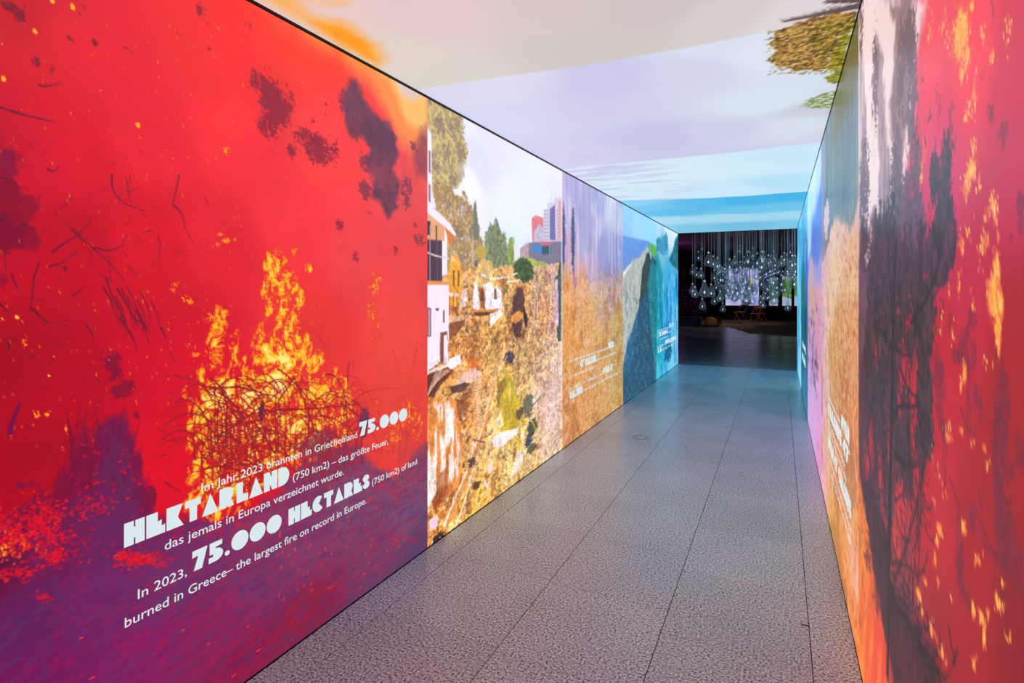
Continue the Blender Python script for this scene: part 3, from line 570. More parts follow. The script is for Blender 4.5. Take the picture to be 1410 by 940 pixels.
def print_dry_grass():
    us = cols(LW, 773, 857, 1.0); us[0] = 4.682; us[-1] = 6.796
    k = Cloth(us, np.linspace(ZL, ZT, 330), LW, 31); n = k.n; r = k.r
    k.wash([(790,262,(206,190,226)),(775,300,(196,180,224)),(840,275,(204,208,232)),(800,330,(200,186,220)),(825,310,(206,200,230)),(850,300,(188,196,220)),(850,345,(138,146,200)),(830,340,(160,160,210)),(838,390,(140,130,190)),
            (815,370,(196,170,200)),(790,360,(216,176,180)),(778,350,(200,160,196)),(776,372,(218,162,112)),(780,400,(222,140,72)),(800,395,(214,156,120)),(830,415,(176,150,140)),(850,400,(150,140,160)),(780,440,(214,136,52)),(810,440,(204,148,82)),
            (850,450,(166,146,76)),(790,500,(206,130,50)),(830,480,(192,148,70)),(852,520,(160,134,66)),(780,600,(196,118,58)),(800,560,(204,134,62)),(830,560,(188,134,62)),(850,545,(176,142,64))], asp=1.)
    s_ = n.fbm(k.U*22, k.V*1.6, 4, .6); low = sm(1.62,1.35,k.V+.25*(n.fbm(k.U*4,k.V*2,3)-.5)); hi = 1-low
    k.toward(sm(.55,.72,s_)*hi*.45,(228,222,242)); k.toward(sm(.48,.34,s_)*hi*.30,(130,128,190))
    k.toward(sm(.5,.7,n.fbm(k.U*2.2+4,k.V*2+1,4))*hi*.4,(120,130,190))
    k.img = np.where(low[...,None] > .4, 255*(k.img/255)**.78*np.array((1.,.95,.86)), k.img); g = n.ridge(k.U*26+5, k.V*22, 4, .7); k.toward(sm(.60,.82,g)*low*.5,(250,206,140)); k.toward(sm(.44,.26,g)*low*.5,(150,76,24)); k.toward(sm(.54,.66,n.fbm(k.U*5,k.V*5+8,4))*low*.4,(150,84,34))
    k.toward(sm(.62,.72,n.fbm(k.U*30+60,k.V*30,3,.6))*low*.5,(236,190,206))
    for i in range(900):
        x = r.uniform(773,857); y = r.uniform(372,640); L = r.uniform(3,12); k.curve((x,y),(x+r.uniform(-2,2),y-L*.6),(x+r.uniform(-4,4),y-L),r.choice([(244,184,96),(234,150,56),(178,96,30),(250,212,160),(150,78,26),(222,130,40)]),.014,.006,.6,3)
    for x in (776,789):                                    # two slim poplars
        k.blotch(x,325,3.2,46,(96,92,140),.66,60,.85,sv=14); k.blotch(x,330,1.6,44,(74,74,120),.75,60,.9,sv=20)
    k.blotch(791,385,2,30,(160,110,150),.6,40,.7)
    return k

def print_cliff():
    us = cols(LW, 857, 903, .9); us[0] = 6.802; us[-1] = 8.846
    k = Cloth(us, np.linspace(ZL, ZT, 260), LW, 37); n = k.n
    k.wash([(860,290,(150,206,242)),(895,310,(150,212,244)),(880,330,(160,210,242)),(860,322,(150,196,240))])
    k.poly([(856,324),(893,332),(905,345),(905,600),(856,600)],(104,150,222),.02,tex=(8,14,.08)); k.poly([(856,350),(880,352),(870,372),(856,380)],(110,144,214),.1,alpha=.8)
    k.poly([(856,376),(872,358),(880,354),(891,340),(896,345),(897,430),(880,470),(862,530),(856,560)],(166,174,172),.02,.03,14,tex=(14,14,.18,(196,196,186)))
    k.poly([(856,378),(866,366),(872,360),(868,366),(858,382)],(226,234,246),.02,.02,20)
    k.poly([(894,342),(898,352),(896,366),(888,372),(884,398),(882,415),(868,462),(858,500),(856,560),(905,560),(905,350)],(44,84,112),.02,.03,14,tex=(16,12,.22))
    k.poly([(884,372),(890,350),(894,347),(897,362),(893,375),(890,400),(880,420)],(58,66,62),.02,.02,16,tex=(20,20,.3)); k.poly([(864,470),(878,435),(876,470),(868,505),(858,520)],(52,108,150),.06,.03,10,alpha=.7)
    k.poly([(897,360),(906,370),(906,600),(902,520),(894,430),(892,390)],(34,130,136),.03,.02,16,tex=(14,10,.14)); k.poly([(893,345),(896,334),(904,340),(904,356),(899,352)],(96,176,74),.02,.02,20,tex=(20,20,.2)); k.stroke([(891,340),(897,350),(903,358)],(110,206,214),.03,.02,.8)
    k.toward(sm(.56,.7,n.fbm(k.U*16,k.V*16,4,.7))*sm(1.55,1.4,k.V)*.3,(150,190,210)); k.toward(sm(.44,.3,n.fbm(k.U*18+8,k.V*12,4,.7))*sm(1.55,1.4,k.V)*.4,(24,48,66))
    return k

def print_waterfall():
    us = cols(LW, 903, 933.2, .8); us[0] = 8.852; us[-1] = 10.9
    k = Cloth(us, np.linspace(ZL, ZT, 240), LW, 41); n = k.n
    k.wash([(906,312,(176,216,240)),(920,318,(212,232,244)),(930,330,(216,236,248)),(910,345,(120,190,220)),(906,370,(30,150,170)),(920,380,(70,176,222)),(930,400,(50,160,220)),(906,430,(20,150,168)),(918,440,(40,150,214)),(928,440,(96,190,232)),
            (905,480,(20,170,190)),(915,500,(60,170,214)),(930,490,(110,194,232)),(908,520,(60,190,220)),(925,510,(110,200,236))])
    k.poly([(903,330),(908,328),(912,336),(912,345),(903,345)],(40,130,160),.03,.03,10); k.blotch(913,338,8,14,(70,150,190),.7,12,.9); k.blotch(917,332,2.4,12,(60,140,180),.8,12,.9)
    k.poly([(921,358),(926,345),(930,328),(934,322),(934,372),(926,366)],(44,140,164),.03,.03,10,tex=(8,8,.3,(30,96,110)))
    s_ = n.fbm(k.U*10, k.V*3, 4, .65); k.toward(sm(.54,.7,s_)*sm(1.75,1.6,k.V)*.5,(150,214,242)); k.toward(sm(.46,.32,s_)*sm(1.75,1.6,k.V)*.6,(0,104,160)); k.blotch(920,486,6,16,(6,84,120),.6,10,.8)
    return k

# ---- right wall: seen at a grazing angle, so its pictures run on far wider than they look
def print_fire_right():
    us = cols(RW, 1183, 1424, 1.35, (-3.8, 60)); us[-1] = 2.486
    k = Cloth(us, np.linspace(ZL, ZT, 470), RW, 53); n = k.n; r = k.r
    k.wash([(1190,60,(240,218,216)),(1200,200,(226,190,190)),(1240,30,(190,140,150)),(1290,30,(232,44,70)),(1340,60,(238,36,60)),(1400,60,(206,16,56)),(1300,250,(212,24,86)),(1400,250,(194,6,64)),(1270,330,(206,24,80)),(1340,400,(192,6,50)),(1400,450,(168,0,24)),
            (1300,520,(190,4,34)),(1400,600,(164,0,18)),(1270,560,(190,16,38)),(1290,700,(190,8,30)),(1350,760,(168,0,20)),(1400,850,(140,0,14)),(1300,900,(160,4,22)),(1230,700,(206,50,50)),(1200,560,(120,40,40)),(1200,850,(240,96,34)),(1190,800,(244,134,40)),
            (1210,930,(236,66,44)),(1186,930,(244,120,36)),(1240,860,(150,50,64)),(1250,930,(120,40,66))], asp=1.1)
    k.mul(.95+.1*n.fbm(k.U*6,k.V*4,4))
    # pale sky glimpsed between trees at the upper left
    k.poly([(1183,0),(1275,0),(1268,40),(1262,110),(1258,180),(1250,250),(1240,300),(1215,330),(1183,330)],(236,212,212),.05,.05,10,alpha=.9)
    k.poly([(1226,0),(1256,0),(1258,60),(1252,140),(1244,220),(1240,320),(1222,330),(1230,250),(1226,150),(1232,60)],(116,86,92),.03,.05,12,alpha=.92,tex=(22,10,.3,(150,112,118)))
    k.poly([(1206,30),(1214,70),(1220,160),(1228,260),(1226,330),(1208,330),(1212,220),(1206,120)],(124,98,110),.03,.05,14,alpha=.9,tex=(30,8,.3,(172,142,150)))
    k.poly([(1183,60),(1190,90),(1194,200),(1192,300),(1183,330)],(130,108,124),.03,.04,16,alpha=.85,tex=(40,10,.3,(206,176,180)))
    for x,y,rx,ry,d in ((1256,130,8,120,.6),(1240,90,8,90,.55),(1262,330,14,70,.66),(1262,230,8,60,.6),(1234,240,10,80,.6),(1190,260,8,90,.6),(1186,30,5,60,.5),(1205,110,6,90,.5),(1252,60,12,60,.56),(1246,300,14,70,.66)):
        k.blotch(x,y,rx,ry,(96,66,82),d,44,.85,sv=26)
        for i in range(26): a = x+r.gauss(0,rx*.6); b_ = y+r.gauss(0,ry*.5); k.stroke([(a,b_),(a+r.gauss(0,2.5),b_+r.uniform(5,16))],(100,72,84),.0032,.001,.8)
    # pine crowns
    dk = (46,30,34)
    k.poly([(1183,320),(1205,300),(1230,310),(1240,345),(1234,430),(1236,520),(1238,600),(1232,700),(1224,800),(1226,860),(1214,800),(1200,720),(1183,660)],(92,48,50),.05,.06,9,alpha=.90,tex=(34,12,.25,(54,30,34)))
    for x,y,rx,ry,d in ((1200,600,5,60,.5),(1212,650,5,50,.5),(1220,560,4,60,.42),(1194,640,4,40,.5),(1238,560,5,50,.5),(1206,500,4,50,.4),(1216,720,6,50,.55),(1240,700,6,60,.6),(1225,620,3,50,.5),(1200,700,4,30,.5)): k.blotch(x,y,rx,ry,(206,30,44),d,40,.85,sv=16)
    for x,y,rx,ry,d in ((1190,420,5,70,.5),(1204,400,5,80,.45),(1222,380,5,60,.45),(1236,430,4,60,.45),(1214,470,5,60,.45)): k.blotch(x,y,rx,ry,(136,84,104),d,40,.7,sv=14)
    k.poly([(1183,360),(1196,380),(1190,470),(1183,500)],(112,72,88),.04,.04,16,alpha=.7); k.poly([(1194,345),(1200,310),(1204,330),(1200,350),(1192,370),(1190,355)],(232,190,190),.02,.02,20,alpha=.8)
    for x,y,rx,ry,d in ((1215,380,22,90,.72),(1250,390,18,60,.62),(1228,470,12,120,.66),(1262,400,10,60,.6),(1300,270,8,70,.72),(1304,230,7,60,.7),(1298,330,14,50,.82),(1284,350,12,40,.74),(1290,370,16,30,.7),(1270,440,14,60,.7),(1276,425,10,50,.75),(1270,330,10,44,.55),
                        (1287,250,8,46,.6),(1274,560,8,70,.84),(1272,540,9,50,.86),(1277,590,7,40,.78),(1268,610,8,50,.6),(1246,590,8,50,.8),(1240,620,12,60,.62),(1250,650,12,60,.55),(1256,480,8,36,.6),(1210,560,14,80,.6),(1225,300,10,60,.55),(1251,470,5,20,.7),(1268,480,4,26,.7),
                        (1256,390,10,60,.62),(1242,420,8,70,.6)):
        k.blotch(x,y,rx*1.15,ry*1.1,dk,d-.04,34,.9,sv=20,c2=(84,48,54))
    for i in range(1500):                                  # needles
        x = r.gauss(1245,34); y = r.uniform(180,700)
        if x < 1185 or x > 1315: continue
        j = min(np.searchsorted(k.vs,k.W(x,y)[1]),len(k.vs)-1); i_ = min(np.searchsorted(k.us,k.W(x,y)[0]),len(k.us)-1)
        if k.img[j,i_,0] > 130: continue
        k.stroke([(x,y),(x+r.gauss(0,3),y+r.uniform(-14,14))],r.choice([dk,(72,40,54),(40,26,36)]),.0032,.001,.85)
    # shadows of smoke and branches in the red
    for x,y,rx,ry,d in ((1290,520,8,46,.66),(1296,560,7,60,.6),(1290,150,6,50,.45),(1310,170,5,40,.5),(1354,70,5,30,.42),(1366,20,6,40,.45),(1352,90,8,30,.36),(1380,180,9,36,.48),(1364,150,9,40,.42),(1330,480,14,30,.62),(1318,490,10,14,.62),(1338,440,10,20,.5),(1310,450,8,40,.5),
                        (1380,560,9,60,.72),(1378,600,10,40,.78),(1374,640,8,60,.62),(1390,640,12,26,.5),(1404,620,8,40,.55),(1336,560,7,40,.56),(1344,545,8,22,.5),(1300,620,5,60,.5),(1322,790,8,50,.56),(1330,820,8,24,.5),(1352,700,5,40,.5),(1376,690,6,70,.7),(1386,740,12,40,.82),
                        (1400,780,12,30,.74),(1366,762,14,6,.74),(1338,710,5,22,.7),(1390,330,5,14,.4),(1406,280,6,20,.6),(1406,310,4,14,.7),(1348,300,10,40,.25),(1322,770,4,60,.5),(1300,800,3,20,.3),(1350,570,3,40,.5)):
        k.blotch(x,y,rx*1.2,ry*1.15,(116,16,46),d-.05,34,.72,sv=20,c2=(134,20,50),soft=.09)
    for p in ([(1352,720),(1362,750),(1376,770),(1392,776)],[(1320,690),(1318,740),(1322,790),(1330,830)],[(1378,600),(1380,640),(1390,650),(1404,625)],[(1322,560),(1332,590),(1346,600)],[(1308,660),(1322,700),(1322,760)],[(1340,690),(1350,720)]):
        k.stroke(p,(104,14,40),.006,.004,.75)
    # the dark slope running down to the lower left and the orange field before it
    k.poly([(1180,650),(1186,655),(1196,740),(1208,810),(1216,860),(1226,900),(1234,960),(1300,975),(1286,915),(1262,880),(1236,840),(1226,800),(1222,740),(1212,700),(1196,660)],(42,20,28),.03,.04,14,alpha=.94,tex=(30,16,.3,(74,30,42)))
    k.poly([(1238,850),(1262,880),(1290,925),(1300,965),(1244,965),(1240,900)],(92,28,46),.04,.03,14,alpha=.9,tex=(20,20,.3,(60,22,34)))
    s_ = n.fbm(k.U*20+k.V*8,k.V*4,4,.6); sl, m = k.polymask(k.P([(1180,740),(1194,800),(1206,850),(1216,900),(1228,965),(1180,1040)]),.03,.02); k.put(sl,m*sm(.5,.7,s_[sl])*.5,(250,160,60)); k.put(sl,m*sm(.46,.34,s_[sl])*.5,(226,60,36))
    k.blotch(1196,770,8,30,(120,40,34),.5,40,.8,sv=20); k.blotch(1206,820,6,30,(110,36,36),.5,40,.8,sv=20)
    # thin trunks and branches, hair-fine hanging twigs
    K = (22,12,16)
    for p, a, b in (([(1222,930),(1224,820),(1226,700),(1228,560),(1230,440),(1234,330)],.020,.010),([(1226,850),(1232,800),(1246,760),(1256,720),(1268,670),(1276,620)],.007,.003),([(1228,810),(1240,845),(1262,880),(1280,910),(1296,938)],.006,.005),([(1224,800),(1224,700),(1226,600)],.022,.012),
                    ([(1230,570),(1238,560),(1246,558),(1258,560),(1268,556)],.006,.004),([(1228,480),(1218,462),(1206,450)],.005,.003),([(1234,480),(1246,490),(1252,488)],.004,.003),([(1240,510),(1250,535),(1264,550)],.005,.003),([(1254,445),(1276,412),(1290,375),(1296,340)],.007,.004),
                    ([(1222,620),(1214,630),(1208,650),(1214,640)],.004,.003),([(1230,620),(1245,640),(1262,642),(1268,636)],.005,.003),([(1306,860),(1310,890),(1316,915)],.003,.003),([(1312,915),(1318,895)],.004,.003),([(1226,700),(1216,695)],.005,.003),([(1232,690),(1242,680),(1250,660)],.004,.002),
                    ([(1228,776),(1238,773),(1246,780)],.004,.003),([(1246,775),(1262,792),(1272,785),(1278,760)],.003,.002),([(1256,760),(1264,740),(1270,700)],.003,.002),([(1222,500),(1214,560),(1216,620),(1220,680)],.006,.003),([(1190,480),(1196,540),(1204,600),(1210,680)],.006,.003)):
        k.stroke(p,K,a*1.6+.002,b*1.6+.001,.95)
    for i in range(330):
        x = r.uniform(1186,1272); y = r.uniform(300,820); dx = r.gauss(0,5); k.curve((x,y),(x+dx,y+r.uniform(16,60)),(x+dx*1.8,y+r.uniform(30,100)),r.choice([K,(60,30,42),(84,40,50)]),.0062,.0024,.8,6)
    for i in range(70):
        t = r.random(); x = 1226+t*60+r.uniform(-6,6); y = 810+t*110; k.curve((x,y),(x+r.uniform(0,8),y+r.uniform(10,40)),(x+r.uniform(4,14),y-r.uniform(-10,20)),K,.0055,.002,.85,7)
    for i in range(40):
        x = r.uniform(1230,1275); y = r.uniform(620,760); h = r.uniform(20,60); w_ = r.uniform(4,10); k.curve((x,y-h),(x+w_,y),(x+w_*1.4,y-h*r.uniform(.2,1)),K,.0042,.002,.75,8)
    for i in range(260):                                   # brush over the slope
        t = r.random(); x = 1190+t*100+r.gauss(0,8); y = 690+t*250+r.gauss(0,22); k.curve((x,y),(x+r.uniform(-4,8),y+r.uniform(4,20)),(x+r.uniform(-6,16),y+r.uniform(-24,24)),r.choice([K,K,(70,30,48)]),.006,.002,.85,6)
    for i in range(170):                                   # feathered edges of the crowns
        cx,cy,rx,ry = r.choice([(1290,360,16,80),(1302,270,6,80),(1272,560,8,80),(1255,400,16,90),(1276,440,10,60),(1246,600,10,90),(1384,720,10,70),(1380,600,8,90),(1262,250,12,90)]); x = cx+r.gauss(0,rx*.8); y = cy+r.gauss(0,ry*.7)
        k.curve((x,y),(x+r.uniform(-3,3),y-r.uniform(2,10)),(x+r.uniform(-9,9),y-r.uniform(6,26)),dk if cx < 1320 else (110,16,44),.006,.002,.8,5)
    # flames
    def fl(x,y,rx,ry,d,c2=None,sc=32):
        k.blotch(x,y,rx*1.1,ry*1.15,(228,96,52),d-.04,70,.8,sv=34,soft=.08); k.blotch(x,y,rx*.8,ry*.85,(246,168,56),d-.04,90,.9,sv=40,soft=.06)
        for i in range(int((4+rx*ry*.16)*(d+.1))):
            a_ = x+max(-1.2,min(1.2,r.gauss(0,.5)))*rx; b_ = y+max(-1.2,min(1.2,r.gauss(0,.5)))*ry; hh = r.uniform(2,9)
            k.stroke([(a_,b_),(a_+r.uniform(-.8,.8),b_-hh*.6),(a_+r.uniform(-1.2,1.2),b_-hh)],r.choice([(250,190,80),(248,170,50),(240,126,50),(252,206,120)]),.005,.001,r.uniform(.5,.95))
    for a in ((1322,46,14,40,.64),(1330,80,9,24,.52),(1324,105,5,14,.5),(1342,130,4,30,.5),(1336,150,7,30,.3),(1330,160,5,14,.45),(1298,30,5,40,.3),(1304,55,4,30,.3),(1280,40,6,60,.26),(1338,8,4,14,.5),(1354,40,4,30,.25),(1366,80,6,14,.4),(1388,45,5,30,.3),(1340,205,5,20,.45),(1337,235,9,20,.6),
              (1331,260,7,18,.5),(1350,255,5,16,.4),(1370,290,6,26,.5),(1366,280,4,20,.5),(1358,300,5,20,.35),(1374,320,3,14,.4),(1322,330,5,20,.34),(1334,320,6,20,.32),(1325,340,3,18,.5),(1352,340,7,20,.4),(1360,336,4,10,.4),(1269,240,3,30,.4),(1272,210,4,40,.25),(1372,380,6,40,.62),(1368,410,9,32,.74),
              (1377,420,6,30,.66),(1374,455,5,24,.72),(1375,480,3,12,.6),(1320,390,4,24,.34),(1307,400,3,20,.3),(1340,420,4,16,.3),(1348,350,5,26,.24),(1328,516,4,16,.66),(1323,536,3,8,.5),(1305,600,6,10,.5),(1304,590,7,16,.3),(1324,595,3,10,.4),(1356,618,5,8,.45),(1361,640,3,14,.3),(1338,612,3,6,.4),
              (1285,630,3,24,.3),(1292,650,5,14,.3),(1312,458,4,20,.35),(1294,460,4,16,.3),(1295,440,3,10,.3),(1360,500,6,16,.22)): fl(*a)
    for a in ((1294,730,5,9,.66),(1290,745,5,12,.45),(1287,770,3,14,.5),(1292,800,3,10,.45),(1327,725,4,11,.66),(1346,770,7,9,.5),(1266,820,5,10,.6),(1270,840,3,10,.5),(1282,865,4,12,.62),(1290,880,3,10,.4),(1298,900,4,14,.5),(1302,915,3,8,.4),(1373,830,4,14,.55),(1382,805,3,8,.45),(1340,840,3,14,.62),
              (1352,850,5,10,.7),(1355,875,3,16,.72),(1360,845,4,8,.5),(1377,835,7,10,.5),(1340,912,6,9,.5),(1387,880,4,8,.4),(1310,825,3,10,.35),(1300,680,6,14,.25),(1286,690,4,10,.3),(1274,800,4,8,.4)): fl(*a,sc=50)
    return k

def print_straw():
    us = cols(RW, 1130.6, 1183, .8); us[0] = 2.494; us[-1] = 4.596
    k = Cloth(sorted(us), np.linspace(ZL, ZT, 400), RW, 59); n = k.n; r = k.r
    # colours here are given where they lie on the cloth: y along the wall, z up
    k.W = lambda y, z: (y, z)
    k.wash([(2.6,2.4,(96,84,50)),(3.0,2.4,(100,92,44)),(3.3,2.3,(110,120,70)),(2.7,2.2,(86,104,110)),(3.2,2.1,(96,120,130)),(3.9,2.2,(100,128,120)),(4.4,2.2,(150,150,190)),(4.2,1.9,(84,110,120)),(3.0,1.9,(92,112,124)),(2.6,1.95,(84,104,120)),
            (4.3,1.75,(214,176,190)),(3.6,1.72,(222,190,180)),(3.0,1.72,(222,178,160)),(2.6,1.78,(222,170,150)),(3.4,1.5,(226,190,150)),(2.7,1.5,(216,160,110)),(4.3,1.4,(214,170,190)),(4.5,1.2,(208,160,200)),(3.9,1.3,(222,180,150)),(3.2,1.2,(204,140,80)),
            (2.6,1.2,(210,134,70)),(3.6,1.0,(200,140,64)),(3.1,.9,(190,110,40)),(2.6,.8,(216,120,44)),(4.2,.9,(216,170,170)),(4.5,.6,(222,160,200)),(4.0,.5,(216,160,120)),(3.4,.5,(206,124,44)),(2.7,.5,(224,140,60)),(2.6,.3,(232,150,110)),(3.2,.25,(220,132,30)),
            (2.6,.05,(230,110,26)),(3.6,.08,(222,150,30)),(4.2,.1,(226,150,140)),(4.5,.1,(220,150,190)),(3.0,.1,(236,130,36))], asp=.6)
    top = 1.80-.06*(k.U-2.5)+.06*np.sin(k.U*4)
    e = sm(-.03,.03,k.V-(top+.14*(n.fbm(k.U*3,k.V*2,4)-.5))+ .02)
    k.toward(e*.8,(84,108,118)); k.toward(e*sm(.5,.7,n.fbm(k.U*14,k.V*2,4,.6))*.5,(128,150,166)); k.toward(e*sm(.45,.3,n.fbm(k.U*9+7,k.V*2,4,.6))*.5,(64,84,84))
    k.toward(sm(2.16,2.34,k.V+.1*n.fbm(k.U*6,k.V*6,3))*sm(3.9,3.2,k.U)*.85,(96,88,40)); k.toward(e*sm(4.1,4.5,k.U)*.6,(150,150,200)); k.blotch(4.1,1.86,.22,.13,(226,190,200),.75,10,.9)
    lo = 1-e; g = n.ridge(k.U*20,k.V*26,4,.7); k.toward(sm(.62,.84,g)*lo*.5,(250,214,180)); k.toward(sm(.46,.26,g)*lo*.6,(120,62,24)); k.toward(sm(.56,.7,n.fbm(k.U*3,k.V*3+4,4))*sm(1.5,1.1,k.V)*lo*.5,(150,88,34))
    for i in range(1100):
        y = r.uniform(2.5,4.55); z = r.uniform(.02,1.75); L = r.uniform(.03,.12); a = r.uniform(.3,2.6); k.curve((y,z),(y+L*.5*math.cos(a)+.01,z+L*.5*math.sin(a)),(y+L*math.cos(a),z+L*math.sin(a)),r.choice([(246,206,160),(240,170,90),(150,80,30),(250,226,206),(110,60,26)]),.008,.004,.5,4,True)
    return k

def print_mud():
    us = cols(RW, 1112.2, 1130.6, .6); us[0] = 4.604; us[-1] = 6.796
    k = Cloth(sorted(us), np.linspace(ZL, ZT, 260), RW, 61); n = k.n; r = k.r; k.W = lambda y, z: (y, z)
    k.wash([(4.8,2.3,(176,206,240)),(5.6,2.3,(190,222,246)),(6.6,2.3,(186,226,248)),(4.9,1.95,(130,150,220)),(5.6,1.85,(90,130,210)),(6.5,1.9,(160,214,244)),(5.0,1.6,(150,150,210)),(6.0,1.6,(196,160,180)),(5.0,1.3,(216,160,180)),(6.0,1.3,(200,160,150)),(4.8,1.0,(210,150,190)),
            (6.4,1.0,(190,160,190)),(5.6,.8,(196,150,190)),(4.8,.6,(222,160,210)),(6.4,.6,(196,160,216)),(5.6,.3,(212,160,220)),(4.8,.1,(226,150,190)),(6.4,.1,(206,166,222))], asp=.5)
    k.poly([(4.5,2.3),(4.9,2.1),(5.3,2.0),(5.7,1.96),(6.2,1.72),(6.8,1.5),(6.8,1.7),(6.2,1.75),(5.2,1.6),(4.5,1.7)],(80,120,214),.1,.08,3,alpha=.8)
    g = n.fbm(k.U*5,k.V*12,4,.6); k.toward(sm(.55,.7,g)*sm(1.5,1.3,k.V)*.35,(222,140,110)); k.toward(sm(.44,.3,g)*sm(1.5,1.3,k.V)*.3,(150,120,170))
    for i in range(46):
        y = r.uniform(5.0,6.7); z = r.uniform(.55,1.25); 
        for j in range(3): a = r.uniform(0,6.3); L = r.uniform(.05,.14); k.stroke([(y,z),(y+L*math.cos(a)*1.5,z+L*.5*math.sin(a))],(52,56,100),.03,.012,.85,True)
    for y in (4.9,5.1,5.35): k.stroke([(y,1.4),(y+.1,.7)],(214,120,84),.05,.03,.6,True)
    return k

def print_dark_sea():
    k = Cloth(np.linspace(6.804,8.846,26), np.linspace(ZL,ZT,160), RW, 67); n = k.n; k.W = lambda y, z: (y, z)
    k.wash([(7,2.3,(140,206,240)),(8.6,2.3,(80,180,226)),(7.4,1.9,(90,170,230)),(7.2,1.6,(40,110,210)),(7.8,1.4,(30,110,150)),(7.4,1.0,(24,84,124)),(8.4,1.0,(20,100,110)),(7.2,.5,(36,110,144)),(8.4,.4,(26,110,130)),(7.6,.1,(60,120,150))])
    k.toward(sm(.5,.7,n.fbm(k.U*6,k.V*6,4,.6))*.3,(20,60,80)); k.blotch(8.0,1.35,.5,.4,(30,120,60),.6,8,.8)
    return k
def print_ice():
    k = Cloth(np.linspace(8.852,10.9,20), np.linspace(ZL,ZT,140), RW, 71); n = k.n; k.W = lambda y, z: (y, z)
    k.wash([(9,2.3,(70,170,220)),(10.6,2.3,(60,160,215)),(9.4,1.8,(60,180,226)),(10.4,1.7,(110,206,240)),(9.6,1.2,(90,190,232)),(10.4,1.0,(60,170,226)),(9.3,.6,(130,210,240)),(10.4,.5,(80,190,235)),(9.8,.1,(130,206,236))])
    k.toward(sm(.5,.7,n.fbm(k.U*3,k.V*5,4,.6))*.4,(190,230,248)); k.toward(sm(.42,.3,n.fbm(k.U*3+9,k.V*5,4,.6))*.4,(20,110,170))
    return k

